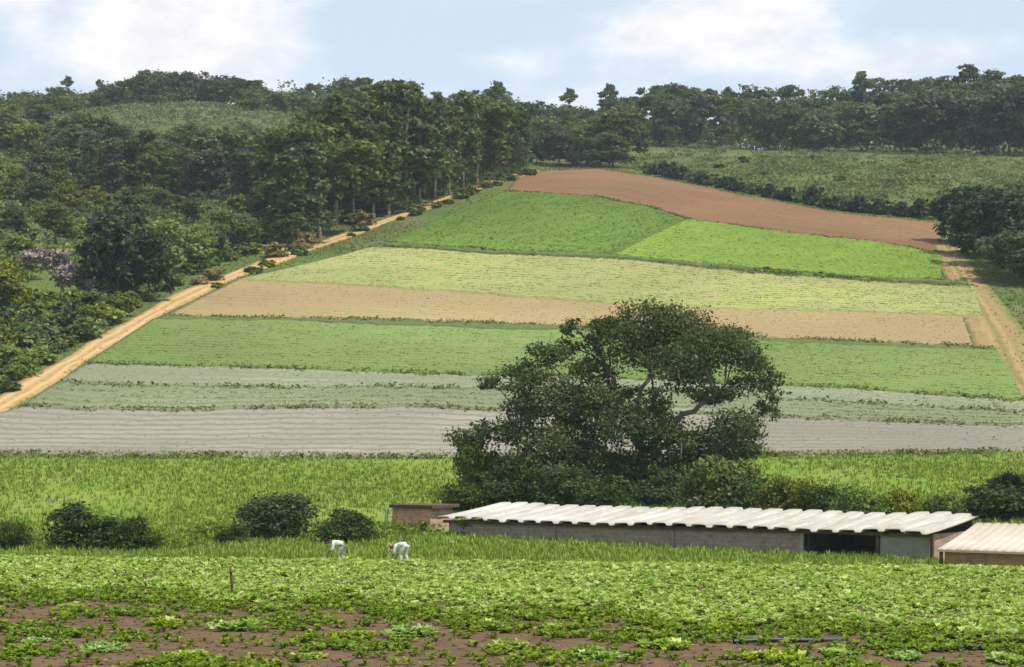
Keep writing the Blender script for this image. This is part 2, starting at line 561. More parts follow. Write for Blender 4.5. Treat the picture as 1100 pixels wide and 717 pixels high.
S_grey = strip_mat('grey_green_beds', (0.32, 0.325, 0.225), (0.38, 0.37, 0.275), (0.24, 0.265, 0.13), 1.7, .62, .05, .6)
S_sage = strip_mat('sage_green_beds', (0.235, 0.285, 0.135), (0.30, 0.325, 0.185), (0.22, 0.22, 0.12), 1.7, .7, .05, .6, .85, (0.35, 0.335, 0.25))
S_mauve = strip_mat('mauve_grey_beds', (0.39, 0.345, 0.28), (0.335, 0.30, 0.24), (0.25, 0.23, 0.16), 2.0, .7, .05, .6, .85, (0.27, 0.27, 0.185))
S_verge = noisy_mat('grassy_boundary', (0.07, 0.10, 0.03), (0.12, 0.15, 0.04), 1.5, 0.95, 0.5)
def rutted_mat(name, c1, c2, grass, half, weedy):
    m, nt, out = new_mat(name)
    uv = nt.nodes.new('ShaderNodeUVMap').outputs[0]; P = pos(nt)
    sx = nt.nodes.new('ShaderNodeSeparateXYZ'); nt.links.new(uv, sx.inputs[0])
    a = noise(nt, P, 1.1, 6, .7); b = noise(nt, P, .16, 4, .6)
    v = math_(nt, 'ABSOLUTE', math_(nt, 'SUBTRACT', math_(nt, 'ADD', sx.outputs[1], math_(nt, 'MULTIPLY', math_(nt, 'SUBTRACT', b.outputs[0], .5), 1.2)), half))
    rut = mrange(nt, math_(nt, 'ABSOLUTE', math_(nt, 'SUBTRACT', v, .75)), .1, .4, 1, 0)
    col = mixc(nt, c1, c2, mrange(nt, a.outputs[0], .35, .65))
    col = mixc(nt, col, tuple(q * 1.2 for q in c2), math_(nt, 'MULTIPLY', rut, .6))
    g = math_(nt, 'ADD', mrange(nt, v, half - 1.2, half - .2), mrange(nt, v, .38, .1, 0, .7))
    g = math_(nt, 'MULTIPLY', math_(nt, 'MINIMUM', g, 1.0), mrange(nt, a.outputs[0], .5 - weedy, .66 - weedy))
    col = mixc(nt, col, grass, g)
    surf(nt, out, col, .95, math_(nt, 'SUBTRACT', a.outputs[0], math_(nt, 'MULTIPLY', rut, .5)), .6, .1, .1)
    return m


S_road = rutted_mat('orange_dirt', (0.40, 0.245, 0.10), (0.48, 0.315, 0.15), (0.16, 0.16, 0.045), 1.75, .06)
S_track = rutted_mat('tan_dirt', (0.23, 0.17, 0.07), (0.30, 0.205, 0.09), (0.15, 0.165, 0.045), 3.4, .2)

eA0 = [(556, 191), (585, 184), (640, 182), (700, 190), (800, 210), (900, 229), (1008, 240)]
eA1 = [(545, 206), (640, 212), (700, 223), (740, 236), (850, 251), (960, 264), (1013, 273)]
eB0 = [(545, 207), (590, 209), (640, 213), (690, 222), (736, 237)]
eB1 = [(414, 262), (470, 266), (520, 270), (590, 273), (655, 275)]
eC0 = [(739, 237), (790, 244), (850, 252), (960, 265), (1012, 275)]
eC1 = [(660, 276), (720, 282), (800, 290), (900, 297), (1010, 303)]
eD0 = [(395, 267), (450, 268), (560, 275), (655, 279), (800, 293), (900, 300), (1045, 309)]
eD1 = [(258, 301), (400, 309), (600, 321), (800, 332), (1055, 341)]
eT1 = [(178, 341), (350, 345), (600, 353), (800, 363), (1070, 376)]
eE0 = [(165, 345), (350, 348), (600, 356), (800, 366), (1072, 379)]
eE1 = [(95, 391), (300, 399), (600, 406), (860, 418), (1098, 430)]
eF1 = [(62, 412), (300, 419), (600, 425), (860, 434), (1110, 444)]
eG1 = [(22, 438), (300, 441), (600, 444), (860, 452), (1125, 459)]
eH1 = [(-160, 489), (100, 491), (300, 493), (600, 494), (860, 488), (1180, 482)]
W = {k: edge(v) for k, v in dict(A0=eA0, A1=eA1, B0=eB0, B1=eB1, C0=eC0, C1=eC1, D0=eD0, D1=eD1, T1=eT1, E0=eE0, E1=eE1, F1=eF1, G1=eG1, H1=eH1).items()}


def sh(e, d):   # nudge an edge along the view direction, in metres (leaves a bare furrow between two strips)
    return [(x, y + d) for x, y in e]


def crop(name, a, b, mat, off, nu, nv, rough, label, kind):
    drape(name, a, b, mat, off, nu, nv, kind, rough, label=label)


def strip_leaves(name, label, A, B, n, size, mat, rows=1.5, top=.26, spill=.02):
    r = np.random.default_rng(n)
    A = resample(A, 60); B = resample(B, 60)
    u = r.uniform(0, 1, n); span = np.linalg.norm(A - B, axis=1).mean()
    k = max(3, int(span / rows)); v = (r.integers(0, k, n) + .5 + r.normal(size=n) * .13) / k
    v = v + r.normal(size=n) * .008 + np.where(r.uniform(size=n) < .2, np.abs(r.normal(size=n)) * spill * np.where(v > .5, 1, -1), 0)
    pk = (np.sin(u * 31 + 3 * np.sin(v * 9)) + np.sin(u * 77 + v * 13) * .7 + r.normal(size=n) * .9) > -1.1
    u, v, n = u[pk], v[pk], int(pk.sum())
    it = lambda E, c: np.interp(u, np.linspace(0, 1, 60), E[:, c])
    x = it(A, 0) * (1 - v) + it(B, 0) * v; y = it(A, 1) * (1 - v) + it(B, 1) * v
    C = np.stack([x, y, gz(x, y) + np.where((v < 0) | (v > 1), .13, top) + r.uniform(0, .05, n)], 1)
    Vv, Qq = leaves(C, size, r, 3.0, None, .6)
    tag(link(name, mesh_from(name, Vv, Qq, (mat,))), label, kind='stuff')


crop('tilled_field', W['A0'], W['A1'], S_brown, .10, 120, 40, .02, 'reddish brown tilled soil strip at the top of the hill', 'structure')
crop('crop_field', W['B0'], W['B1'], S_green, .28, 120, 70, .03, 'mid green crop strip below the brown soil', 'structure')
crop('crop_field', W['C0'], W['C1'], S_lime, .28, 120, 50, .03, 'bright lime green crop strip on the right of the hill', 'structure')
crop('crop_field', W['D0'], W['D1'], S_yellow, .18, 160, 40, .03, 'pale yellow green crop strip across the hill', 'structure')
crop('tilled_field', sh(W['D1'], -.1), W['T1'], S_tan, .12, 160, 40, .02, 'tan bare soil strip across the middle of the hill', 'structure')
crop('field_boundary', sh(W['T1'], -.1), sh(W['E0'], .1), S_verge, .22, 160, 4, .08, 'thin dark grassy line between tan soil and green crop', 'structure')
crop('crop_field', sh(W['E0'], -.2), W['E1'], S_leaf, .28, 160, 50, .025, 'leafy green crop strip in the lower half of the hill', 'structure')
crop('crop_field', sh(W['E1'], -.2), W['F1'], S_grey, .15, 160, 20, .03, 'pale grey green bed strip below the leafy green crop', 'structure')
crop('crop_field', sh(W['F1'], -.15), W['G1'], S_sage, .20, 160, 16, .04, 'sage green bed strip between two grey strips', 'structure')
crop('tilled_field', sh(W['G1'], -.15), W['H1'], S_mauve, .12, 160, 60, .03, 'mauve grey bed strip along the foot of the hill', 'structure')
crop('field_boundary', sh(edge([(414, 264), (520, 272), (655, 277), (800, 291), (900, 298), (1040, 306)]), .3),
     sh(edge([(412, 265), (520, 273), (655, 278.4), (800, 292), (900, 299), (1040, 307.4)]), -.3), S_verge, .45, 160, 4, .12, 'thin dark line under the green and lime crops', 'structure')

ML_green = leaf_mat('mid_green_crop_leaves', (0.09, 0.175, 0.016), (0.12, 0.21, 0.025), (0.155, 0.245, 0.04), .5, 0)
ML_lime = leaf_mat('lime_crop_leaves', (0.15, 0.28, 0.02), (0.195, 0.335, 0.028), (0.26, 0.37, 0.05), .5, 0)
ML_leaf = leaf_mat('leafy_green_crop_leaves', (0.135, 0.215, 0.038), (0.17, 0.26, 0.05), (0.205, 0.295, 0.08), .5, 0)
ML_yel = leaf_mat('yellow_crop_leaves', (0.26, 0.31, 0.085), (0.31, 0.355, 0.10), (0.37, 0.39, 0.135), .5, 0)
strip_leaves('crop_leaves', 'leaves of the mid green crop strip on the hill', W['B0'], W['B1'], 34000, .15, ML_green, 1.4)
strip_leaves('crop_leaves', 'leaves of the lime green crop strip on the hill', W['C0'], W['C1'], 24000, .15, ML_lime, 2.2)
strip_leaves('crop_leaves', 'leaves of the pale yellow green crop strip on the hill', W['D0'], W['D1'], 52000, .12, ML_yel, 1.8, .17, .45)
strip_leaves('crop_leaves', 'leaves of the leafy green crop strip low on the hill', W['E0'], W['E1'], 34000, .12, ML_leaf, 1.5)
strip_leaves('crop_leaves', 'leaves in the sage green beds at the foot of the hill', W['F1'], W['G1'], 12000, .10, ML_leaf, 1.7, .2)

def border_weeds():
    r = np.random.default_rng(88)
    Cs = []
    for E_, n in ((W['A0'], 2500), (W['A1'], 3500), (W['B1'], 3000), (W['C1'], 3000), (W['D0'], 2500), (W['T1'], 4000), (W['E1'], 3500), (W['F1'], 2500), (W['G1'], 2500), (W['H1'], 5000)):
        E_ = resample(E_, 200)
        u = r.uniform(0, 199, n); keep = np.sin(u * .21 + r.uniform(0, 6)) + np.sin(u * .57) * .7 + r.normal(size=n) * .6 > -.5
        u = u[keep]
        x = np.interp(u, np.arange(200), E_[:, 0]); y = np.interp(u, np.arange(200), E_[:, 1])
        y = y + r.normal(size=len(u)) * .55; x = x + r.normal(size=len(u)) * .3
        Cs.append(np.stack([x, y, gz(x, y) + r.uniform(.1, .42, len(u))], 1))
    C = np.concatenate(Cs)
    m = leaf_mat('border_weed_leaves', (0.08, 0.11, 0.022), (0.14, 0.18, 0.035), (0.26, 0.24, 0.08), .4, 0)
    tag(link('border_weeds', mesh_from('border_weeds', *leaves(C, .17, r, 1.0, None, .6), (m,))), 'ragged weeds along the borders between the hill strips', kind='stuff')


border_weeds()
M_straw = leaf_mat('straw_and_weeds', (0.20, 0.19, 0.06), (0.28, 0.21, 0.10), (0.40, 0.29, 0.15), .2, 0)
strip_leaves('field_litter', 'sparse weeds and straw on the brown tilled strip', W['A0'], W['A1'], 3000, .10, M_straw, 2.2, .1)
strip_leaves('field_litter', 'sparse weeds and straw on the tan tilled strip', W['D1'], W['T1'], 4500, .10, M_straw, 1.8, .11, .3)
strip_leaves('field_litter', 'sparse weeds on the mauve grey beds at the foot of the hill', W['G1'], W['H1'], 5000, .08, M_straw, 2.0, .12)
strip_leaves('field_litter', 'sparse weeds on the pale grey green beds', W['E1'], W['F1'], 4000, .09, ML_leaf, 1.7, .15)

road_px = [(-60, 468), (0, 437), (60, 400), (110, 370), (160, 340), (200, 318), (250, 297), (310, 275), (365, 256), (405, 241), (450, 226), (500, 207), (540, 193), (575, 184)]
rc = np.array([ray(*p, 150) for p in resample(road_px, 60)])


def ribbon(P, w):
    P = np.asarray(P); T = np.gradient(P, axis=0); T /= np.linalg.norm(T, axis=1, keepdims=True)
    Nn = np.stack([-T[:, 1], T[:, 0]], 1)
    w = np.asarray(w)
    w = w[:, None] if w.ndim else w
    return P + Nn * w, P - Nn * w


wv = 1.75 + 0.35 * np.sin(np.arange(60) * 0.8) - np.linspace(0, 0.3, 60)
ra, rb = ribbon(rc, wv)
drape('dirt_road', ra, rb, S_road, .16, 160, 8, 'structure', .015, label='orange dirt road climbing along the left edge of the field')
tc_ = np.array([ray(*p, 150) for p in resample([(1017, 262), (1030, 292), (1052, 325), (1075, 365), (1092, 400), (1118, 440)], 30)])
ta, tb = ribbon(tc_, np.linspace(2.2, 4.6, 30))
drape('dirt_track', ta, tb, S_track, .14, 80, 8, 'structure', .02, label='tan dirt track down the right edge of the field')

# ------------------------------------------------------------------ trees
PT = {('round', s): proto_tree('round', 20 + s) for s in range(3)}
PT.update({('tall', s): proto_tree('tall', 40 + s) for s in range(3)})
PT.update({('loose', s): proto_tree('loose', 60 + s) for s in range(2)})
PT[('umbrella', 0)] = proto_tree('umbrella', 80)
PH = {'round': 11.2, 'tall': 17.6, 'loose': 13.6, 'umbrella': 16.0}
for t, c in PT.values():
    t.materials.append(M_bark); c.materials.append(M_forest)


def place_tree(kind, var, xyz, h, leafm, name, label, group, wide=1.0, bark=None):
    t, c = PT[(kind, var)]
    o = thing(name, label, 'tree', xyz, random.uniform(0, 6.28), group)
    s = h / PH[kind]
    o.scale = (s * wide, s * wide * random.uniform(.9, 1.1), s)
    a = link('trunk', t, o); b = link('crown', c, o)
    b.material_slots[0].link = 'OBJECT'; b.material_slots[0].material = leafm
    if bark:
        a.material_slots[0].link = 'OBJECT'; a.material_slots[0].material = bark
    return o


ORD = ['first', 'second', 'third', 'fourth', 'fifth', 'sixth', 'seventh', 'eighth', 'ninth', 'tenth', 'eleventh', 'twelfth', 'thirteenth', 'fourteenth',
       'fifteenth', 'sixteenth', 'seventeenth', 'eighteenth', 'nineteenth', 'twentieth', 'twenty-first', 'twenty-second', 'twenty-third', 'twenty-fourth', 'twenty-fifth',
       'twenty-sixth', 'twenty-seventh', 'twenty-eighth', 'twenty-ninth', 'thirtieth', 'thirty-first', 'thirty-second', 'thirty-third', 'thirty-fourth',
       'thirty-fifth', 'thirty-sixth', 'thirty-seventh', 'thirty-eighth', 'thirty-ninth', 'fortieth']
SHAPE = {'round': 'rounded', 'tall': 'narrow', 'loose': 'open-crowned', 'umbrella': 'bare-stemmed flat-topped'}

SKY = np.array([(-80, 98), (0, 100), (40, 98), (55, 95), (70, 92), (100, 104), (115, 88), (150, 82), (175, 73), (215, 78), (260, 83), (300, 100), (330, 93), (375, 82), (410, 95), (445, 94),
                (480, 101), (530, 95), (560, 107), (600, 112), (640, 116), (665, 100), (700, 90), (750, 80), (800, 92), (860, 96), (900, 93), (940, 85), (1000, 81), (1050, 76), (1100, 71), (1180, 72)], float)


def sky_top(px):
    return float(np.interp(px, SKY[:, 0], SKY[:, 1]))


def belt(px0, px1, n, D, kinds, leafm, name, what, group, top_off=0.0, jit=10, hmin=5, hmax=20, wide=(.95, 1.3), Dj=10):
    for k in range(n):
        px = px0 + (px1 - px0) * (k + .5) / n + random.uniform(-jit, jit) * .5
        d = (D if not isinstance(D, tuple) else D[0] + (D[1] - D[0]) * (k + .5) / n) + random.uniform(-Dj, Dj)
        x, y, z = at(px, d)
        h = (HY - (sky_top(px) + top_off + abs(random.gauss(0, jit * .55)))) / F * d - z
        h = min(max(h, hmin), hmax)
        kd, vr = random.choice(kinds)
        lab = what.format(ord=ORD[k], shape=SHAPE[kd])
        place_tree(kd, vr, (x, y, z - .1), h, random.choice(FOREST), name, lab, group, random.uniform(*wide))


MIX = [('round', 0), ('round', 1), ('round', 2), ('loose', 0), ('loose', 1), ('tall', 0)]
RND = [('round', 0), ('round', 1), ('round', 2)]
LOO = [('loose', 0), ('loose', 1), ('round', 1), ('tall', 1)]
# right-hand wood: three rows, the front one over the pasture
belt(655, 1130, 26, (590, 505), RND + [('loose', 0)], M_forest, 'forest_tree', '{shape} dark tree, {ord} from the left along the front of the right wood', 'trees in the right wood', 16, 16, 8, 19, (1.0, 1.35))
belt(650, 1130, 22, (618, 570), MIX, M_forest, 'forest_tree', '{shape} tree, {ord} from the left in the middle row of the right wood', 'trees in the right wood', 6, 10, 8, 20)
belt(655, 1130, 20, 650, LOO, M_forest, 'forest_tree', '{shape} skyline tree, {ord} from the left along the top of the right wood', 'trees in the right wood', 0, 7, 8, 21)
# left skyline
belt(-30, 345, 34, 640, LOO + RND, M_forest, 'forest_tree', '{shape} skyline tree, {ord} from the left on the left hilltop', 'trees on the left hilltop', 0, 6, 7, 17, (1.2, 1.7), 16)
belt(-30, 110, 8, 590, RND, M_forest, 'forest_tree', '{shape} dark tree, {ord} from the left below the left hilltop skyline', 'trees on the left hilltop', 16, 16, 6, 16, (1.1, 1.4))
belt(255, 350, 7, 585, RND, M_forest, 'forest_tree', '{shape} dark tree, {ord} from the left beside the hilltop clearing', 'trees on the left hilltop', 12, 14, 6, 17, (1.1, 1.4))
# behind the windbreak
belt(340, 660, 26, 610, LOO + RND, M_forest, 'forest_tree', '{shape} skyline tree, {ord} from the left behind the windbreak', 'trees behind the windbreak', 0, 8, 6, 19)
belt(340, 600, 14, 545, RND + [('tall', 2)], M_forest, 'forest_tree', '{shape} dark tree, {ord} from the left filling in behind the windbreak', 'trees behind the windbreak', 12, 10, 6, 18)
belt(562, 668, 10, 470, RND + [('loose', 1)], M_forest, 'forest_tree', '{shape} tree, {ord} from the left right behind the top edge of the hill field', 'trees behind the hill field', 26, 12, 7, 13, (1.2, 1.5), 8)
belt(565, 675, 9, 510, RND, M_forest, 'forest_tree', '{shape} dark tree, {ord} from the left behind the top of the hill field', 'trees behind the hill field', 14, 14, 7, 15, (1.2, 1.5), 12)
# emergents that stand clear of the skyline
for px, top, D, lab in [(73, 81, 632, 'flat-topped bare-stemmed tree alone above the far left skyline'), (612, 94, 600, 'thin flat-topped tree clear of the skyline behind the hill field'),
                        (655, 89, 610, 'flat-topped tree at the left end of the right wood skyline'), (108, 85, 640, 'flat-topped tree leaning out left of the hilltop crown'),
                        (533, 86, 560, 'pointed emergent tree above the windbreak near its upper end'), (925, 76, 640, 'flat-topped emergent tree above the middle of the right wood'),
                        (1037, 68, 640, 'tallest flat-topped emergent tree above the right end of the wood'), (445, 88, 600, 'small flat-topped tree above the middle of the windbreak')]:
    x, y, z = at(px, D)
    h = (HY - top) / F * D - z
    place_tree('umbrella', 0, (x, y, z - .1), h, M_forest, 'emergent_tree', lab, 'trees clear of the skyline', 1.0)

# windbreak of tall trees beside the dirt road
wb = [(566, 187, 112), (552, 190, 106), (536, 194, 108), (520, 199, 100), (504, 203, 103), (489, 209, 99), (473, 214, 98), (457, 220, 101), (441, 225, 96), (424, 231, 100), (407, 234, 104), (385, 238, 103),
      (366, 243, 107), (350, 256, 122), (333, 264, 138), (316, 268, 165)]
for k, (px, py, top) in enumerate(wb):
    x, y = ray(px - 6, py, 150); z = gz1(x, y)
    h = (HY - top - random.uniform(-5, 15)) / F * y - z
    place_tree('loose' if k in (3, 8, 13) else 'tall', k % 2 if k in (3, 8, 13) else k % 3, (x, y, z - .2), h, [M_euca, M_euca, M_forest3][k % 3], 'windbreak_tree', f'tall tree, {ORD[k]} down from the top of the dirt road', 'windbreak trees beside the dirt road', random.uniform(1.05, 1.35), M_palebark)
for k in range(20):
    px = 548 - 12.0 * k + random.uniform(-4, 4)
    py = np.interp(px, [310, 400, 566], [258, 222, 180])
    x, y = ray(px - 14, py, 150); z = gz1(x, y)
    top = np.interp(px, [310, 345, 380, 560], [150, 122, 106, 112]) + random.uniform(0, 16)
    h = min((HY - top) / F * y - z, 21)
    kd = random.choice([('tall', 0), ('tall', 1), ('tall', 2), ('loose', 0), ('round', 0)])
    place_tree(*kd, (x, y, z - .2), h, M_euca, 'windbreak_tree', f'{SHAPE[kd[0]]} tree in the second row of the windbreak, {ORD[k]} down from its top', 'windbreak trees beside the dirt road', random.uniform(1.0, 1.3))

# left hillside: a dark band of trees under the clearing
for k in range(22):
    px = 55 + 13.2 * k + random.uniform(-6, 6)
    py = 207 + random.uniform(-12, 10) + (6 if px > 250 else 0)
    x, y = ray(px, py, 200); z = gz1(x, y)
    h = random.uniform(46, 66) / F * y
    kd = random.choice(RND + [('loose', 1), ('tall', 1)])
    place_tree(*kd, (x, y, z - .2), h, random.choice(FOREST), 'hillside_tree', f'{SHAPE[kd[0]]} dark tree, {ORD[k]} from the left below the hilltop clearing', 'trees below the hilltop clearing', random.uniform(1.1, 1.5))
for k in range(17):
    px = 70 + 15.5 * k + random.uniform(-6, 6)
    py = 176 + random.uniform(-7, 9)
    x, y = ray(px, py, 200); z = gz1(x, y)
    kd = random.choice(RND + [('loose', 1)])
    place_tree(*kd, (x, y, z - .2), random.uniform(30, 42) / F * y, random.choice(FOREST), 'hillside_tree', f'{SHAPE[kd[0]]} tree, {ORD[k]} from the left along the lower edge of the hilltop clearing', 'trees below the hilltop clearing', random.uniform(1.2, 1.6))
for k, (px, py, hp) in enumerate([(8, 168, 55), (30, 176, 45), (45, 160, 48), (62, 168, 42), (90, 172, 50), (20, 214, 36), (40, 226, 40), (75, 232, 38), (12, 258, 40), (175, 232, 30), (205, 240, 28)]):
    x, y = ray(px, py, 200); z = gz1(x, y)
    kd = random.choice(RND)
    place_tree(*kd, (x, y, z - .2), hp / F * y, [M_forest3, M_hill][k % 2], 'hillside_tree', f'{SHAPE[kd[0]]} tree on the far left slope, {ORD[k]} of its scattered group', 'scattered trees on the far left slope', random.uniform(1.1, 1.5))

# the large dark tree by the road and its neighbours
for px, py, hp, kd, mt, w, lab in [
        (128, 322, 112, ('round', 1), M_dark, 1.0, 'large very dark rounded tree beside the lower dirt road'),
        (160, 324, 80, ('round', 2), M_dark, .85, 'smaller dark tree joined to the right of the large dark tree'),
        (172, 296, 62, ('round', 0), M_hill, 1.2, 'bright green tree just behind the large dark tree'),
        (210, 292, 50, ('round', 1), M_hill, 1.2, 'mid green rounded tree above the road bend'),
        (240, 280, 52, ('loose', 0), M_hill, 1.3, 'open-crowned tree near the middle of the road'),
        (258, 272, 44, ('round', 2), M_forest, 1.2, 'small dark rounded tree near the middle of the road'),
        (300, 264, 62, ('tall', 0), M_forest, 1.5, 'dark narrow tree at the lower end of the windbreak'),
        (286, 240, 40, ('round', 0), M_hill, 1.3, 'light green tree behind the lower windbreak end'),
        (60, 262, 46, ('round', 2), M_hill, 1.3, 'rounded green tree on the slope left of the large dark tree'),
        (22, 300, 50, ('round', 0), M_hill, 1.3, 'rounded green tree above the pinkish dry tree'),
        (5, 340, 60, ('round', 1), M_hill, 1.2, 'green tree at the left edge above the road'),
        (96, 356, 30, ('round', 2), M_hill, 1.4, 'low green tree below the pinkish dry tree')]:
    x, y = ray(px, py, 150); z = gz1(x, y)
    place_tree(*kd, (x, y, z - .2), hp / F * y, mt, 'roadside_tree', lab, 'single trees left of the dirt road', w)

# right-hand clump beside the hill field
for k, (px, py, hp, kd, w) in enumerate([(1030, 262, 62, ('round', 0), 1.3), (1052, 276, 76, ('round', 1), 1.2), (1075, 288, 86, ('round', 2), 1.1), (1098, 298, 92, ('round', 0), 1.15), (1120, 304, 92, ('round', 1), 1.2),
                                         (1062, 266, 64, ('round', 1), 1.3), (1090, 306, 60, ('round', 2), 1.4), (1092, 268, 72, ('round', 1), 1.3)]):
    x, y = ray(px, py, 200); z = gz1(x, y)
    place_tree(*kd, (x, y, z - .2), hp / F * y, M_dark if k < 5 else M_forest, 'field_edge_tree', f'dark dense tree, {ORD[k]} of the clump at the right end of the hill field', 'dark clump at the right end of the hill field', w)

# pinkish dry tree on the left slope
def dry_tree():
    r = np.random.default_rng(5)
    x, y = ray(66, 322, 150); z = gz1(x, y)
    o = thing('dry_tree', 'pinkish grey dry tree with bare twigs left of the large dark tree', 'tree', (x, y, z - .2), .4)
    o.scale = (1.35, 1.35, 1.3)
    lobes = [(-3.4, .2, 4.3, 1.1, 1.1, .6), (2.6, -.2, 1.9, 1.2, 1.1, .8), (0, -.5, 2.4, 1.3, 1.2, .9), (-2.6, 0, 4.6, 1.3, 1.2, .7), (-1.0, .4, 4.0, 1.2, 1.2, .8), (.6, -.3, 3.3, 1.2, 1.1, .8), (1.9, .2, 2.4, 1.1, 1.0, .7), (-.2, 0, 4.8, 1.0, 1.0, .6)]
    parts = [tube([(0, 0, -.4), (.1, 0, 1), (0, .05, 2)], [.22, .18, .14])]
    for l in lobes:
        parts.append(limb((0, .03, 1.8), l[:3], .1, .03, r, .1, 6))
        for q in range(5):
            e = np.array(l[:3]) + r.normal(size=3) * np.array(l[3:]) * .8
            parts.append(limb(l[:3], e, .03, .01, r, .05, 4))
    v, q = join(parts)
    link('trunk', mesh_from('trunk', v, q, (M_palebark,), smooth=True), o)
    C, O = lobe_points(lobes, 3400, r)
    link('crown', mesh_from('crown', *leaves(C, .17, r, .3, O), (M_pink,)), o)


dry_tree()

# ------------------------------------------------------------------ shrubs
BM = {}
for nm, mt in (('hill', M_hill), ('forest', M_forest), ('bush', M_lush), ('dry', M_dry), ('olive', M_olive), ('dark', M_dark)):
    for s in range(3):
        BM[(nm, s)] = bush_mesh('shrub', 100 + s + 10 * len(nm), mt, M_bark)
BIG = {s: bush_mesh('bush', 300 + s, M_bush, M_bark, n=7000, ls=.055) for s in range(3)}
BIGL = bush_mesh('bush', 340, M_lush, M_bark, n=6000, ls=.058)
BIGO = {s: bush_mesh('bush', 330 + s, M_olive, M_bark, n=5500, ls=.06) for s in range(2)}


def place_bush(me, xyz, h, w, name, label, group, cat='shrub'):
    o = tag(link(name, me, None, xyz, random.uniform(0, 6.28)), label, cat, group)
    o.scale = (w / 2.2, w / 2.2 * random.uniform(.85, 1.15), h / 1.9)
    return o


# dark hedge along the top of the brown strip
for k in range(40):
    t = (k + .5) / 40
    px = 694 + 308 * t + random.uniform(-4, 4)
    py = np.interp(px, [690, 700, 800, 900, 1008], [187.5, 189, 209, 228, 239]) - 1.5
    x, y = ray(px, py, 200)
    hp = random.uniform(11, 19) * (1.25 if px > 860 else 1.0)
    place_bush(BM[('dark' if k % 3 else 'forest', (k * 7) % 3)], (x, y + 1.2, gz1(x, y + 1.2) - .1), hp / F * y, 17 / F * y, 'hedge_shrub', f'dark shrub, {ORD[k]} from the left in the hedge above the brown soil', 'hedge above the brown soil strip')
# shrubs in the pasture behind the hedge
for k in range(8):
    px = random.uniform(668, 1040); lo = np.interp(px, [660, 700, 1010], [182, 184, 232])
    py = random.uniform(158 + (px - 660) * .04, lo - 4)
    x, y = ray(px, py, 200)
    place_bush(BM[('hill' if k % 3 else 'forest', k % 3)], (x, y, gz1(x, y) - .1), random.uniform(5, 9) / F * y, random.uniform(10, 20) / F * y, 'pasture_shrub', 'low shrub scattered on the pale pasture behind the hedge', 'low shrubs on the far pasture')
# roadside shrubs on the left bank of the dirt road
P = resample([(8, 424), (60, 388), (110, 356), (160, 326), (200, 305), (250, 286), (310, 264), (360, 248), (430, 226), (500, 200), (560, 182)], 46)
for k, (px, py) in enumerate(P):
    px += random.uniform(-9, 3); py -= random.uniform(1, 9)
    x, y = ray(px, py, 150)
    hp = random.uniform(12, 30) if px < 210 else random.uniform(8, 20)
    lab = 'green shrub on the bank along the lower dirt road' if px < 210 else 'small shrub on the bank along the upper dirt road'
    place_bush(BM[('hill' if random.random() < .65 else 'bush', k % 3)], (x, y, gz1(x, y) - .1), hp / F * y, hp * random.uniform(1.1, 1.8) / F * y, 'roadside_shrub', lab, 'shrubs on the lower road bank' if px < 210 else 'shrubs on the upper road bank')
for px, py, hp, wp, lab in [(228, 302, 17, 26, 'pale dry shrub on the road bank left of the tan soil strip'), (296, 277, 20, 30, 'pale dry shrub on the road bank below the windbreak end'),
                            (324, 268, 22, 30, 'largest pale dry shrub on the road bank below the windbreak'), (392, 243, 17, 26, 'pale dry shrub on the road bank under the windbreak'), (214, 306, 11, 22, 'low pale dry shrub lowest on the road bank')]:
    x, y = ray(px, py, 150)
    place_bush(BM[('dry', len(lab) % 3)], (x, y, gz1(x, y) - .1), hp / F * y, wp / F * y, 'dry_shrub', lab, 'dry shrubs on the road bank')
for k in range(26):
    px = random.uniform(372, 572) if k < 20 else random.uniform(205, 330)
    py = np.interp(px, [0, 60, 110, 160, 200, 250, 310, 365, 405, 450, 500, 545, 575], [437, 400, 370, 340, 318, 297, 275, 256, 241, 226, 207, 191, 184]) + random.uniform(1, 6)
    x, y = ray(px, py, 150)
    hp = random.uniform(6, 13)
    place_bush(BM[('hill' if k % 3 else 'bush', k % 3)], (x, y, gz1(x, y) - .1), hp / F * y, hp * random.uniform(1.2, 2) / F * y, 'roadside_shrub', 'small shrub between the dirt road and the hill field', 'shrubs between the road and the hill field')
for px, py, hp, lab in [(46, 334, 30, 'green shrub at the foot of the pinkish dry tree on its left'), (72, 340, 32, 'green shrub right in front of the pinkish dry tree'), (98, 338, 26, 'green shrub between the pinkish dry tree and the large dark tree')]:
    x, y = ray(px, py, 150)
    place_bush(BM[('hill', hp % 3)], (x, y, gz1(x, y) - .1), hp / F * y, 40 / F * y, 'slope_shrub', lab, 'shrubs round the pinkish dry tree')
# shrub cover of the left slope
n = 0
while n < 110:
    px = random.uniform(-15, 330); py = random.uniform(170, 410)
    road = np.interp(px, [0, 60, 110, 160, 200, 250, 310, 365], [425, 388, 358, 328, 306, 286, 264, 246])
    if py > road - 8 or (20 < px < 108 and 283 < py < 330):
        continue
    if 150 < px < 270 and 168 < py < 214 and random.random() < .85:
        continue
    x, y = ray(px, py, 150)
    hp = random.uniform(14, 34) if py > 300 else random.uniform(9, 24)
    m = random.choice(['hill', 'hill', 'forest', 'bush', 'olive'] if py < 300 else ['hill', 'bush', 'bush', 'forest'])
    lower = py > 285
    place_bush(BM[(m, n % 3)], (x, y, gz1(x, y) - .15), hp / F * y, hp * random.uniform(1.1, 1.7) / F * y, 'slope_shrub',
               'dense green shrub on the lower left slope above the road' if lower else 'scattered shrub on the upper left slope', 'shrubs on the lower left slope' if lower else 'shrubs on the upper left slope')
    n += 1

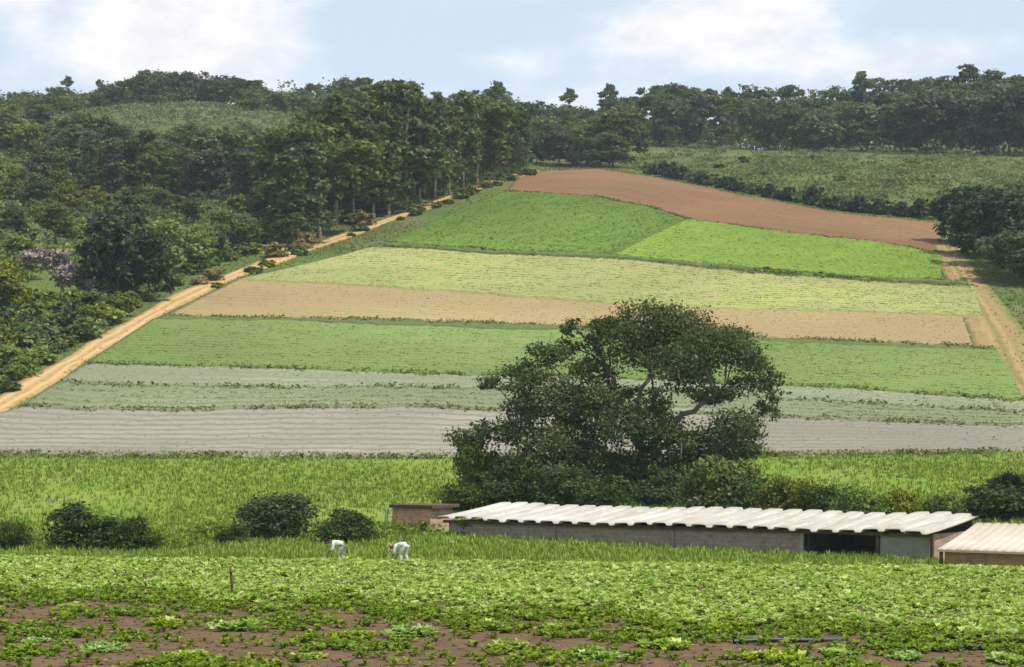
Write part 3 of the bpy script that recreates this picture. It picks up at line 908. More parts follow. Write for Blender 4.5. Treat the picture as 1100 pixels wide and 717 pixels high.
# undergrowth nobody could count: under the woods and over the left slope
def undergrowth(name, label, spots, mat, per, ls, r):
    L = []
    for (x, y, w, h) in spots:
        L.append((x, y, gz1(x, y) + h * .4, w, w, h * .62))
    C, O = lobe_points(np.array(L), per * len(L), r, .4, .35)
    C[:, 2] = np.maximum(C[:, 2], gz(C[:, 0], C[:, 1]) + .05)
    tag(link(name, mesh_from(name, *leaves(C, ls, r, .4, O), (mat,))), label, kind='stuff')


ru = np.random.default_rng(77)
sp = []
for px0, px1, D0, D1, n, h0, h1 in [(648, 1150, 0, 0, 230, 2.0, 6.0), (648, 1150, 600, 690, 230, 5, 11), (-40, 345, 625, 672, 230, 3, 8), (335, 660, 560, 640, 110, 3, 9), (-40, 100, 575, 610, 40, 3, 8), (260, 345, 570, 600, 30, 3, 8)]:
    for k in range(n):
        px = ru.uniform(px0, px1); d = ru.uniform(D0, D1); h = ru.uniform(h0, h1)
        if D0 == 0:
            d = 590 - 85 * (px - 655) / 475 + ru.uniform(-6, 25)
        sp.append(((px - CX) / F * d, d, h * .8, h))
undergrowth('forest_undergrowth', 'dark undergrowth beneath the trees of the hilltop woods', sp, M_forest, 70, .42, ru)
for k in range(150):     # foot of the windbreak
    t = ru.uniform(0, 1); px = 300 + 268 * t + ru.normal() * 4
    x, y = ray(px - 4, float(np.interp(px, [300, 316, 350, 385, 424, 473, 520, 566], [270, 264, 252, 235, 228, 212, 197, 186])) - ru.uniform(0, 8), 150)
    h = ru.uniform(1.2, 3.6)
    sp.append((x, y, h * 1.1, h))
undergrowth('windbreak_undergrowth', 'bushy undergrowth at the foot of the windbreak', sp[-150:], M_hill, 90, .2, ru)
sp = []
while len(sp) < 620:
    px = ru.uniform(-25, 420); py = ru.uniform(172, 420)
    road = np.interp(px, [0, 60, 110, 160, 200, 250, 310, 365, 420], [425, 386, 356, 326, 304, 284, 262, 244, 225])
    if py > road - 6 or (25 < px < 104 and 286 < py < 322) or (130 < px < 290 and 166 < py < 200 and ru.random() < .8):
        continue
    x, y = ray(px, py, 150)
    h = ru.uniform(7, 17) / F * y
    sp.append((x, y, h * ru.uniform(.9, 1.6), h))
M_scrub = leaf_mat('scrub_leaves', (0.075, 0.105, 0.025), (0.13, 0.165, 0.042), (0.22, 0.25, 0.075), .3, 0)
ps = []
while len(ps) < 1300:
    px = ru.uniform(655, 1140); py = ru.uniform(148, 290)
    if py > np.interp(px, [655, 700, 800, 900, 1008, 1020, 1140], [180, 186, 205, 224, 236, 250, 330]) or ru.random() > .35 + .65 * (math.sin(px * .045 + py * .11) > -.2):
        continue
    x, y = ray(px, py, 200)
    if y > 586 - 85 * (px - 655) / 475:
        continue
    h = ru.uniform(.5, 1.6)
    ps.append((x, y, h * ru.uniform(1.2, 2.6), h))
undergrowth('pasture_scrub', 'mottled low scrub of the pale pasture behind the hedge', ps, M_scrub, 40, .24, ru)
ps = []
while len(ps) < 1150:
    px = ru.uniform(60, 335); D = ru.uniform(425, 628)
    x = (px - CX) / F * D
    h = ru.uniform(.5, 1.7)
    ps.append((x, D, h * ru.uniform(1.2, 2.6), h))
undergrowth('clearing_scrub', 'olive scrub of the hilltop clearing on the left', ps, M_scrub, 36, .26, ru)
undergrowth('hillside_undergrowth', 'tangled green undergrowth covering the left slope', sp[:420], M_hill, 95, .26, ru)
undergrowth('hillside_undergrowth', 'darker undergrowth scattered over the left slope', sp[420:], M_forest, 95, .26, ru)

# bushes in the meadow and around the big tree
for px, py, wp, hp, me, name, lab in [
        (97, 590, 92, 58, BIG[0], 'meadow_bush', 'large dark round bush alone in the left meadow'),
        (145, 592, 52, 44, BIG[1], 'meadow_bush', 'smaller dark bush touching the right of the large meadow bush'),
        (300, 578, 80, 56, BIG[2], 'meadow_bush', 'dark round bush near the middle of the meadow behind the left worker'),
        (374, 582, 62, 42, BIG[1], 'meadow_bush', 'dark green bush directly behind the left worker'),
        (250, 584, 34, 26, BIG[0], 'meadow_bush', 'small green bush left of the middle meadow bushes'),
        (8, 590, 46, 36, BIG[2], 'meadow_bush', 'low green bush at the left edge of the meadow'),
        (1072, 556, 96, 56, BIG[0], 'meadow_bush', 'dark bush behind the pinkish roof at the right edge'),
        (1112, 556, 70, 48, BIG[1], 'meadow_bush', 'dark bush cut by the right edge behind the pinkish roof')]:
    x, y = ray(px, py, 97, 200)
    place_bush(me, (x, y, gz1(x, y) - .1), hp / F * y, wp / F * y, name, lab, 'dark bushes in the meadow', 'bush')
mw = []
for px0, py0, w in [(97, 588, 66), (145, 590, 44), (300, 578, 60), (374, 582, 48), (250, 584, 30), (8, 590, 40), (200, 588, 80), (440, 578, 40)]:
    for k in range(16):
        x, y = ray(px0 + ru.normal() * w * .6, py0 + ru.uniform(-12, 2), 97, 200)
        h = ru.uniform(.3, 1.0)
        mw.append((x, y, h * ru.uniform(.8, 1.5), h))
undergrowth('meadow_weeds', 'tall weeds at the foot of the meadow bushes', mw, M_lush, 90, .09, ru)
for k, (px, D, wp, hp, me, lab) in enumerate([
        (500, 146, 66, 42, BIG[0], 'dark green bush at the lower left of the big tree'),
        (545, 148, 70, 60, BIG[1], 'dense dark bush under the left side of the big tree'),
        (600, 146, 70, 52, BIG[2], 'dark bush behind the roof under the big tree'),
        (514, 152, 54, 84, BIGL, 'tall bright green bush left of the big tree trunk'),
        (650, 144, 60, 40, BIG[0], 'low dark bush behind the roof in front of the trunk'),
        (712, 147, 64, 46, BIG[1], 'dark bush behind the roof right of the trunk'),
        (868, 0, 46, 40, BIGO[1], 'yellow-green bush just left of the bush above the dark opening'),
        (955, 0, 44, 36, BIGL, 'mid green bush behind the right quarter of the white roof'),
        (818, 0, 50, 48, BIGL, 'mid green bush right of the tall yellow-green bush'),
        (995, 0, 36, 30, BIGL, 'small green bush near the right end of the white roof'),
        (785, 147, 80, 62, BIGO[0], 'tall yellow-green bush right of the big tree trunk'),
        (752, 144, 50, 44, BIGO[1], 'yellow-green bush close to the trunk behind the roof'),
        (838, 146, 62, 42, BIGO[0], 'yellow-green bush behind the middle of the white roof'),
        (880, 148, 56, 36, BIG[2], 'dark green bush above the dark opening of the shed'),
        (930, 147, 60, 40, BIGL, 'mid green bush behind the right half of the white roof'),
        (905, 144, 50, 24, BIGO[1], 'low yellow-green bush behind the right half of the white roof'),
        (975, 146, 56, 34, BIGO[1], 'olive bush behind the right end of the white roof'),
        (1012, 148, 40, 26, BIGO[0], 'small olive bush above the right end of the white roof')]):
    if px > 745:
        D = float(np.interp(px, [745, 1050], [140, 123]))
    x, y, z = at(px, D)
    hh = hp / F * D
    zb = (HY - np.interp(px, [470, 540, 1045], [545, 541, 552])) / F * D
    place_bush(me, (x, y, z - .1), hh * 0.98 + max(0, zb - z), wp / F * D, 'bush', lab, 'bushes behind the long shed', 'bush')

# ------------------------------------------------------------------ the big tree
def big_tree():
    r = np.random.default_rng(3)
    D0 = 152.0
    x0, y0, z0 = at(690, D0)
    o = thing('big_tree', 'big spreading dark olive tree behind the long white roof', 'tree', (x0, y0, z0))
    S = D0 / F
    zr = lambda py: (HY - py) * S - z0
    cl = [  # px, py, rx px, ry px, depth offset m
        (700, 346, 42, 22, 0), (735, 352, 38, 22, 2), (668, 372, 26, 24, -1), (655, 352, 20, 14, 1), (700, 375, 34, 22, 3), (755, 372, 36, 20, -2), (790, 362, 22, 12, 1), (785, 384, 30, 18, -1), (722, 392, 30, 18, -3),
        (812, 396, 20, 18, 1), (828, 412, 15, 14, -1), (806, 412, 18, 12, 2), (615, 352, 12, 12, 0), (608, 372, 15, 12, 1),
        (583, 384, 26, 14, -1), (560, 402, 24, 13, 0), (527, 412, 16, 9, 1), (575, 418, 30, 18, -2), (612, 424, 24, 18, 2), (640, 432, 26, 20, -2), (598, 448, 34, 20, 0), (560, 440, 24, 16, 2),
        (548, 466, 28, 16, -1), (518, 464, 16, 11, 1), (668, 428, 22, 18, 2), (672, 458, 34, 22, -3), (630, 470, 34, 22, 1), (590, 482, 36, 22, -2), (704, 440, 22, 24, 1), (712, 470, 30, 24, -2),
        (735, 412, 24, 16, -2), (768, 424, 26, 11, 1), (752, 394, 24, 13, 2), (638, 368, 15, 14, 1), (626, 398, 16, 12, -1), (640, 350, 10, 9, 0), (765, 484, 34, 18, 1), (830, 436, 12, 14, 1), (500, 470, 18, 12, 0), (640, 398, 22, 18, 2), (780, 460, 28, 20, -2), (806, 466, 20, 18, 1), (795, 484, 26, 12, 0), (818, 442, 10, 10, 0), (640, 505, 40, 24, 0), (690, 505, 40, 26, -1), (565, 508, 34, 22, 1), (735, 500, 28, 22, 1), (610, 525, 40, 18, -1), (700, 530, 44, 16, 0)]
    lobes = []
    for px, py, rx, ry, dy in cl:
        lobes.append(((px - 690) * S, dy * 1.3, zr(py), rx * S * 1.02, max(rx, ry) * S * .95, ry * S * 1.02))
    C, O = lobe_points(lobes, 76000, r, 0.38, 0.25)
    lv = leaves(C, .125, r, .3, O, .55)
    link('crown', mesh_from('crown', *lv, (M_hero,)), o)
    parts = [tube([(0, 0, -.8), (.1, 0, .6), (-.1, .1, 2.0), (.15, .1, 3.6)], [.75, .58, .5, .46], 12)]
    mains = [((.15, .1, 3.5), (620, 430), -1), ((.15, .1, 3.5), (700, 400), 1), ((.15, .1, 3.4), (770, 425), 0), ((0, .1, 2.6), (570, 460), 1), ((.1, .1, 2.8), (790, 470), -1), ((.15, .1, 3.5), (655, 400), 2)]
    ends = []
    for s, (px, py), dy in mains:
        e = np.array([(px - 690) * S, dy, zr(py)]); ends.append(e)
        parts.append(limb(s, e, .3, .12, r, .08, 8))
    for l in lobes:
        c = np.array(l[:3]); e = min(ends, key=lambda q: np.linalg.norm(q - c))
        parts.append(limb(e, c, .10, .03, r, .05, 6))
        for q in range(3):
            parts.append(limb(c, c + r.normal(size=3) * np.array(l[3:]) * .7, .04, .012, r, .04, 4))
    v, q = join(parts)
    link('trunk', mesh_from('trunk', v, q, (noisy_mat('lichen_bark', (0.10, 0.082, 0.06), (0.22, 0.19, 0.15), 1.5, .95, .5),), smooth=True), o)


big_tree()

# ------------------------------------------------------------------ the long shed
AX = math.atan2(-.596, .803)
M_tile = noisy_mat('weathered_white_roofing', (0.46, 0.435, 0.375), (0.58, 0.56, 0.50), 1.2, 0.85, 0.25, (0.39, 0.355, 0.295))
def streaky_roof():
    m, nt, out = new_mat('weathered_white_sheeting')
    tc = nt.nodes.new('ShaderNodeTexCoord')
    mp = nt.nodes.new('ShaderNodeMapping'); mp.inputs['Scale'].default_value = (2.2, .22, .5)
    nt.links.new(tc.outputs['Object'], mp.inputs[0])
    a = noise(nt, mp.outputs[0], 1.6, 5, .65); b = noise(nt, tc.outputs['Object'], 3.5, 6, .7); c = noise(nt, tc.outputs['Object'], .22, 3)
    col = mixc(nt, (.52, .495, .435), (.43, .40, .34), mrange(nt, b.outputs[0], .35, .65))
    col = mixc(nt, col, (.34, .29, .215), mrange(nt, a.outputs[0], .44, .66, 0, .85))
    col = mixc(nt, col, (.56, .54, .49), mrange(nt, c.outputs[0], .5, .65, 0, .6))
    col = mixc(nt, col, (.22, .2, .16), mrange(nt, b.outputs[0], .66, .78, 0, .6))
    surf(nt, out, col, .85, b.outputs[0], .3, .02, .15)
    return m


M_tile = streaky_roof()
M_wall = noisy_mat('bare_block_wall', (0.25, 0.18, 0.155), (0.34, 0.26, 0.225), 2.2, 0.95, 0.4, (0.21, 0.19, 0.13))
M_greywall = noisy_mat('grey_panel', (0.25, 0.225, 0.195), (0.33, 0.30, 0.265), 1.4, 0.85, 0.3, (0.2, 0.19, 0.14))
M_wood = noisy_mat('dark_timber', (0.07, 0.045, 0.03), (0.14, 0.09, 0.06), 4.0, 0.9, 0.4)
M_palepost = noisy_mat('pale_post', (0.3, 0.27, 0.23), (0.42, 0.39, 0.34), 3.0, 0.9, 0.3)
M_inside = noisy_mat('shade_toned_concrete', (0.06, 0.055, 0.05), (0.10, 0.09, 0.08), 2.0, 0.95, 0.3)  # concrete colour darkened to carry the shade inside the opening


def brick_mat(name, c1, c2, mortar, scale=1.0):
    m, nt, out = new_mat(name)
    tc = nt.nodes.new('ShaderNodeTexCoord')
    mp = nt.nodes.new('ShaderNodeMapping'); mp.inputs['Rotation'].default_value = (math.pi / 2, 0, 0)
    nt.links.new(tc.outputs['Object'], mp.inputs[0])
    b = nt.nodes.new('ShaderNodeTexBrick')
    b.inputs['Scale'].default_value = scale; b.inputs['Brick Width'].default_value = .3; b.inputs['Row Height'].default_value = .14
    b.inputs['Mortar Size'].default_value = .012
    b.inputs['Color1'].default_value = (*c1, 1); b.inputs['Color2'].default_value = (*c2, 1); b.inputs['Mortar'].default_value = (*mortar, 1)
    nt.links.new(mp.outputs[0], b.inputs[0])
    n = noise(nt, tc.outputs['Object'], 2.0, 5)
    col = mixc(nt, b.outputs[0], (0.16, 0.12, 0.08), mrange(nt, n.outputs[0], .45, .75, 0, .7))
    surf(nt, out, col, .95, b.outputs[1], .4, .01, .1)
    return m


M_wall = brick_mat('bare_block_wall', (0.38, 0.27, 0.23), (0.33, 0.235, 0.20), (0.38, 0.32, 0.27), .55)
M_brick = brick_mat('red_brick', (0.6, 0.32, 0.18), (0.5, 0.26, 0.15), (0.5, 0.4, 0.3))
M_block = brick_mat('orange_block', (0.40, 0.2, 0.09), (0.34, 0.17, 0.08), (0.32, 0.26, 0.2))


def channel_roof(name, L, depth, z0, z1, period, amp, mat, parent, y0=0.0, thick=.05, x0=0.0, wob=0.03, seed=1, sag=1.0):
    """Trough roofing sheets: a closed sheet whose section runs along x and which rises from y0 to y0+depth."""
    r = np.random.default_rng(seed)
    prof = []
    n = int(round(L / period)); p = L / n
    for k in range(n):
        a = x0 + k * p; w = r.normal() * wob
        prof += [(a, 0, w), (a + .07 * p, amp, w), (a + .22 * p, amp * 1.08, w), (a + .58 * p, amp * 1.08, w), (a + .70 * p, amp, w), (a + .77 * p, 0, w), (a + .985 * p, 0, w)]
    prof.append((x0 + L, 0, 0))
    prof = np.array(prof)
    ny = 6
    V = []
    for side in (0, 1):
        for j in range(ny):
            t = j / (ny - 1)
            yy = y0 + depth * t + (prof[:, 2] * 3 * (1 if j in (0, ny - 1) else 0))
            zz = z0 + (z1 - z0) * t + prof[:, 1] - side * thick - .05 * math.sin(math.pi * t) + prof[:, 2] * .6 + sag * (np.sin(prof[:, 0] * .36 + 1) * .05 + np.sin(prof[:, 0] * .83) * .03)
            V.append(np.stack([prof[:, 0], yy, zz], 1))
    m = len(prof); V = np.concatenate(V); q = []
    N = ny * m
    for j in range(ny - 1):
        for k in range(m - 1):
            a = j * m + k
            q.append((a, a + 1, a + m + 1, a + m)); q.append((N + a, N + a + m, N + a + m + 1, N + a + 1))
    for k in range(m - 1):
        q.append((k, N + k, N + k + 1, k + 1)); a = (ny - 1) * m + k; q.append((a, a + 1, N + a + 1, N + a))
    for j in range(ny - 1):
        a = j * m; q.append((a, a + m, N + a + m, N + a)); a = j * m + m - 1; q.append((a, N + a, N + a + m, a + m))
    return link(name, mesh_from(name, V, np.array(q), (mat,)), parent)


def shed():
    z0 = -6.4
    o = thing('long_shed', 'long low shed with a white channelled roof below the big tree', 'shed', (-4.6, 131, z0), AX)
    L = 34.6; ze, zr = 1.50, 2.28
    channel_roof('roof', L + .3, 6.8, ze, zr, 1.38, .14, M_tile, o, -.25, .05, -.25)
    ym = .45
    under = lambda y: ze + (zr - ze) * (y + .25) / 6.8 - .16
    t0, t1 = 26.4, 31.2
    MB().box(.2, ym, -1.0, t0 - .1, ym + .18, under(ym) - .12, .01).build('front_wall', M_wall, o)
    MB().box(t1 + .12, ym + .02, -1.0, L - .3, ym + .16, under(ym) - .12, .01).build('grey_wall_panel', M_greywall, o)
    MB().box(.2, ym + .2, -1.0, .38, 6.3, under(ym) - .02, .01).build('side_wall', M_wall, o)
    MB().box(L - .45, ym + .2, -1.0, L - .27, 6.3, under(ym) - .02, .01).build('side_wall', M_wall, o)
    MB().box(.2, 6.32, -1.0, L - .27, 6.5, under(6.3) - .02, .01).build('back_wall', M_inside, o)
    MB().box(-.1, .2, under(.2) - .12, L + .1, .34, under(.2) + .06, .01).build('eave_beam', M_wood, o)
    for t, mt in ((t0, M_palepost), (t1, M_wood), (L - .1, M_wood), (8.8, M_wall), (17.6, M_wall)):
        MB().box(t - .09, ym - .1, -1.0, t + .09, ym + .1 if t in (t0, t1, L - .1) else ym - .005, under(ym) - .13, .015).build('post', mt, o)
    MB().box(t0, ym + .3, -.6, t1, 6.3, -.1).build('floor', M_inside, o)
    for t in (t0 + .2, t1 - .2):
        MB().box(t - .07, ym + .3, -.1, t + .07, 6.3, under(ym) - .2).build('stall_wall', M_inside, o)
    MB().box(t0 + .12, ym, -.6, t1 - .1, ym + .06, .12, .01).build('threshold_board', M_wood, o)


shed()


def lean_to():
    z0 = -6.5
    o = thing('side_building', 'low building with a pinkish cream roof beside the right end of the long shed', 'shed', (22.2, 104, z0), AX)
    M_cream = noisy_mat('pinkish_roofing', (0.50, 0.42, 0.335), (0.57, 0.49, 0.40), .9, .9, .2, (0.44, 0.37, 0.27))
    L = 13.0
    channel_roof('roof', L, 5.0, 1.02, 2.22, .5, .045, M_cream, o, 0, .05, 0, .006, 4, .3)
    MB().box(.0, -.035, .92, L, .02, 1.05, .01).build('eave_board', noisy_mat('tan_board', (0.5, 0.38, 0.24), (0.6, 0.46, 0.3), 3), o)  # light tan board along the eave
    MB().box(.3, .3, -1.2, L - .2, .48, .95, .01).build('front_wall', M_block, o)
    MB().prism([(0.3, -1.2), (.5, -1.2), (.5, 1.0), (.3, 1.0)], .5, 4.8).build('side_wall', M_block, o)
    MB().box(.3, 4.82, -1.2, L - .2, 4.98, 2.08, .01).build('back_wall', M_block, o)
    MB().box(.08, .1, -1.2, .22, .26, .95, .01).build('post', M_wood, o)


lean_to()


def brick_hut():
    x, y, z = -8.1, 134.6, gz1(-8, 134.6)
    o = thing('brick_outhouse', 'small red brick outhouse with a dark roof left of the long shed', 'outhouse', (x, y, z), AX)
    zt = (HY - 546) / F * 133.5 - z
    MB().box(.0, 0, -.6, 3.3, .2, zt, .01).build('front_wall', M_brick, o)
    MB().box(.0, .21, -.6, .2, 2.4, zt, .01).build('side_wall', M_brick, o)
    MB().box(3.1, .21, -.6, 3.3, 2.4, zt, .01).build('side_wall', M_brick, o)
    MB().box(.21, 2.2, -.6, 3.09, 2.4, zt, .01).build('back_wall', M_brick, o)
    MB().box(-.1, -.25, zt + .004, 3.7, 2.7, zt + .24, .03).build('roof', M_wood, o)
    MB().box(2.4, -.03, -.3, 3.0, -.004, .55, .01).build('door', M_wood, o)
    for xx in (-.32,):
        MB().box(xx - .09, -.3, -.6, xx + .09, -.12, zt - .1, .02).build('post', M_palepost, o)


brick_hut()

# ------------------------------------------------------------------ grass of the meadow
def tufts(n, region, h0, h1, r, blades=4, width=.035):
    x, y = region(n, r)
    z = gz(x, y)
    n = len(x)
    k = np.repeat(np.arange(n), blades)
    m = len(k)
    a = r.uniform(0, 2 * np.pi, m)
    h = r.uniform(h0, h1, m) * np.repeat(r.uniform(.6, 1.3, n), blades)
    bx = x[k] + r.normal(size=m) * .12; by = y[k] + r.normal(size=m) * .12
    bz = z[k] - .03
    lean = r.uniform(.1, .7, m) * h
    dx, dy = np.cos(a), np.sin(a); w = width * (1 + r.uniform(0, 1, m))
    p = np.stack([np.stack([bx - dy * w, by + dx * w, bz], 1), np.stack([bx + dy * w, by - dx * w, bz], 1),
                  np.stack([bx + dy * w * .7 + dx * lean * .4, by - dx * w * .7 + dy * lean * .4, bz + h * .65], 1),
                  np.stack([bx + dx * lean, by + dy * lean, bz + h], 1),
                  np.stack([bx - dy * w * .7 + dx * lean * .4, by + dx * w * .7 + dy * lean * .4, bz + h * .65], 1)], 1)
    V = p.reshape(-1, 3); b = np.arange(m)[:, None] * 5
    return V, [b + np.array([0, 1, 2, 4]), b + np.array([4, 2, 3])]


def meadow(n, r):
    y = r.uniform(87, 182, n); x = r.uniform(-1, 1, n) * (y * .34 + 4)
    s = y + .17 * x
    ux = (x + 4.6) * .803 - (y - 131) * .596; vy = (x + 4.6) * .596 + (y - 131) * .803
    inshed = ((ux > -.4) & (ux < 52) & (vy > -.1) & (vy < 7)) | ((ux > -6) & (ux < 0) & (vy > -1) & (vy < 4)) | ((ux > 36.5) & (vy > -7) & (vy < 2))
    keep = (s > 86.5) & ~inshed
    patch = np.sin(x * .21 + 1.3 * np.sin(y * .11)) + np.sin(y * .17 + x * .07) + r.normal(size=n) * .9
    keep &= patch > -1.3
    return x[keep], y[keep]


V, Q = tufts(66000, meadow, .12, .42, rng, 4, .03)
tag(link('meadow_grass', mesh_from('meadow_grass', V, Q, (M_grass,))), 'green grass of the meadow between the near crop and the hill field', kind='stuff')

FIELD_PX = np.array(eA0 + [(1013, 275), (1012, 303), (1047, 309), (1056, 341), (1071, 377), (1098, 430), (1112, 445), (1150, 470)] + eH1[::-1] + [(22, 438), (62, 412), (95, 391), (165, 345), (178, 341), (258, 301), (395, 267), (414, 262), (545, 207)], float)


def inside(poly, x, y):
    c = np.zeros(len(x), bool); j = len(poly) - 1
    for i in range(len(poly)):
        (xi, yi), (xj, yj) = poly[i], poly[j]
        if yi != yj:
            c ^= ((yi > y) != (yj > y)) & (x < (xj - xi) * (y - yi) / (yj - yi) + xi)
        j = i
    return c


def verges(n, r):
    y = r.uniform(178, 500, n); x = r.uniform(-.3, .32, n) * y
    z = gz(x, y)
    px = CX + x / y * F; py = HY - z / y * F
    k = ~inside(FIELD_PX, px, py)
    dr = np.min(np.hypot(x[:, None] - rc[None, :, 0], y[:, None] - rc[None, :, 1]), 1)
    dt = np.min(np.hypot(x[:, None] - tc_[None, :, 0], y[:, None] - tc_[None, :, 1]), 1)
    k &= (dr > 1.9 + r.normal(size=n) * .25) & (dt > 1.2 + r.normal(size=n) * .7) & ((dr < 30) | (px > 560))
    patch = np.sin(x * .13 + 1.3 * np.sin(y * .09)) + np.sin(y * .12 + x * .05) + r.normal(size=n) * .9
    k &= patch > -.9
    return x[k], y[k]


V, Q = tufts(110000, verges, .1, .34, rng, 3, .055)
M_verge = leaf_mat('dry_grass_blades', (0.09, 0.13, 0.02), (0.15, 0.19, 0.035), (0.27, 0.27, 0.08), .3, 0)
tag(link('verge_grass', mesh_from('verge_grass', V, Q, (M_verge,))), 'rough grass of the verges round the hill field', kind='stuff')

# ------------------------------------------------------------------ near field
def leafy(x, y, z, size, r, nl, upright):
    """Rosettes of broad curved leaves: arrays of plant positions -> verts, quads."""
    n = len(x); k = np.repeat(np.arange(n), nl); m = len(k)
    a = np.tile(np.arange(nl) * 2.39996, n) + np.repeat(r.uniform(0, 6.28, n), nl) + r.normal(size=m) * .25
    inner = np.tile(np.linspace(1, 0, nl), n)
    L = size[k] * (0.62 + .5 * (1 - inner)) * r.uniform(.75, 1.25, m)
    el = np.radians(18 + upright * inner + r.normal(size=m) * 9)
    W = L * r.uniform(.28, .42, m)
    d = np.stack([np.cos(a), np.sin(a)], 1); s = np.stack([-np.sin(a), np.cos(a)], 1)
    prof = [(0.05, .18, 0.0), (.42, .75, .55), (.8, .95, .78), (1.0, .35, .72)]
    rows = []
    for t, w, hh in prof:
        c = d * (L * t * np.cos(el))[:, None]
        zc = L * np.sin(el) * hh * 1.25
        wob = r.normal(size=(m, 2)) * .05 * L[:, None]
        for q, sg in enumerate((-1, 0, 1)):
            xy = c + s * (W * w * sg)[:, None]
            zz = zc + (abs(sg) * W * w * .28) + (wob[:, 0] if sg == -1 else wob[:, 1] if sg == 1 else 0)
            rows.append(np.stack([x[k] + xy[:, 0], y[k] + xy[:, 1], z[k] + np.maximum(zz, .01)], 1))
    V = np.stack(rows, 1).reshape(-1, 3)
    b = np.arange(m)[:, None] * 12
    Q = np.concatenate([b + np.array([3 * i + j, 3 * i + j + 1, 3 * i + j + 4, 3 * i + j + 3]) for i in range(3) for j in range(2)])
    return V, Q


def dlow(x):
    return 59.5 - .55 * x + 1.6 * np.sin(x * .9) + .9 * np.sin(x * 2.3 + 1)


def near_crop():
    r = np.random.default_rng(21)
    X_, Y_ = [], []
    for s in np.arange(44, 83.4, .44):       # rows run almost across the view
        xx = np.arange(-27, 27, .31) + r.normal() * .1
        xx = xx + r.normal(size=len(xx)) * .06
        yy = s - .17 * xx + r.normal(size=len(xx)) * .06
        X_.append(xx); Y_.append(yy)
    x = np.concatenate(X_); y = np.concatenate(Y_)
    k = (y > dlow(x) + r.normal(size=len(x)) * .8) & (np.abs(x) < y * .27 + 1.5) & (r.uniform(size=len(x)) > .06)
    x, y = x[k], y[k]
    pt = np.sin(x * .55 + 2 * np.sin(y * .3)) * .5 + np.sin(y * .8 + x * .2) * .5
    size = .225 * (1 + .25 * pt + r.normal(size=len(x)) * .24).clip(.35, 1.8)
    V, Q = leafy(x, y, gz(x, y), size, r, 10, 55)
    tag(link('leafy_crop', mesh_from('leafy_crop', V, Q, (M_lettuce,), smooth=True)), 'bright green leafy vegetable crop covering the near field', kind='stuff')
    # dark low weeds at the foot of the crop and over the bare soil
    n = 22000
    y = r.uniform(39, 76, n); x = r.uniform(-1, 1, n) * (y * .27 + 1)
    dd = dlow(x) - y
    pt = np.sin(x * .9 + 1.5 * np.sin(y * .6)) + np.sin(y * 1.1 + x * .5) * .8
    pr = np.where(dd > 0, np.clip(1.0 - dd / 6.5, .0, 1) + np.clip(pt * .5, 0.08, .75), 0)
    k = (r.uniform(size=n) < pr) & (dd > -1.0)
    x, y = x[k], y[k]
    V, Q = leafy(x, y, gz(x, y), r.uniform(.10, .26, len(x)), r, 7, 50)
    tag(link('field_weeds', mesh_from('field_weeds', V, Q, (M_weed,), smooth=True)), 'dark green weeds on the brown soil in front of the crop', kind='stuff')
    # clods on the bare soil
    n = 3500
    y = r.uniform(39, 70, n); x = r.uniform(-1, 1, n) * (y * .27 + 1)
    k = dlow(x) - y > -1
    x, y = x[k], y[k]; z = gz(x, y)
    oc = np.array([(1, 0, 0), (-1, 0, 0), (0, 1, 0), (0, -1, 0), (0, 0, 1), (0, 0, -1)], float)
    s = (r.uniform(.02, .07, len(x)))[:, None, None]
    P_ = oc[None] * s * r.uniform(.6, 1.3, (len(x), 6, 1)) + np.stack([x, y, z + .01], 1)[:, None]
    tri = np.array([(0, 2, 4), (2, 1, 4), (1, 3, 4), (3, 0, 4), (2, 0, 5), (1, 2, 5), (3, 1, 5), (0, 3, 5)])
    Q = (np.arange(len(x))[:, None, None] * 6 + tri[None]).reshape(-1, 3)
    tag(link('soil_clods', mesh_from('soil_clods', P_.reshape(-1, 3), Q, (noisy_mat('clod', (0.09, 0.054, 0.03), (0.18, 0.115, 0.065), 3),))), 'small clods on the brown soil', kind='stuff')


near_crop()

# single leafy plants on the soil
def clump_mesh(seed):
    r = np.random.default_rng(seed)
    n = 26
    a = r.uniform(0, 6.28, n); d = np.sqrt(r.uniform(0, 1, n)) * .62 * r.uniform(.5, 1.1, n)
    x, y = np.cos(a) * d, np.sin(a) * d * .8
    V, Q = leafy(x, y, np.zeros(n), r.uniform(.10, .30, n), r, 9, 66)
    return mesh_from('leafy_plant', V, Q, (M_clump,), smooth=True)


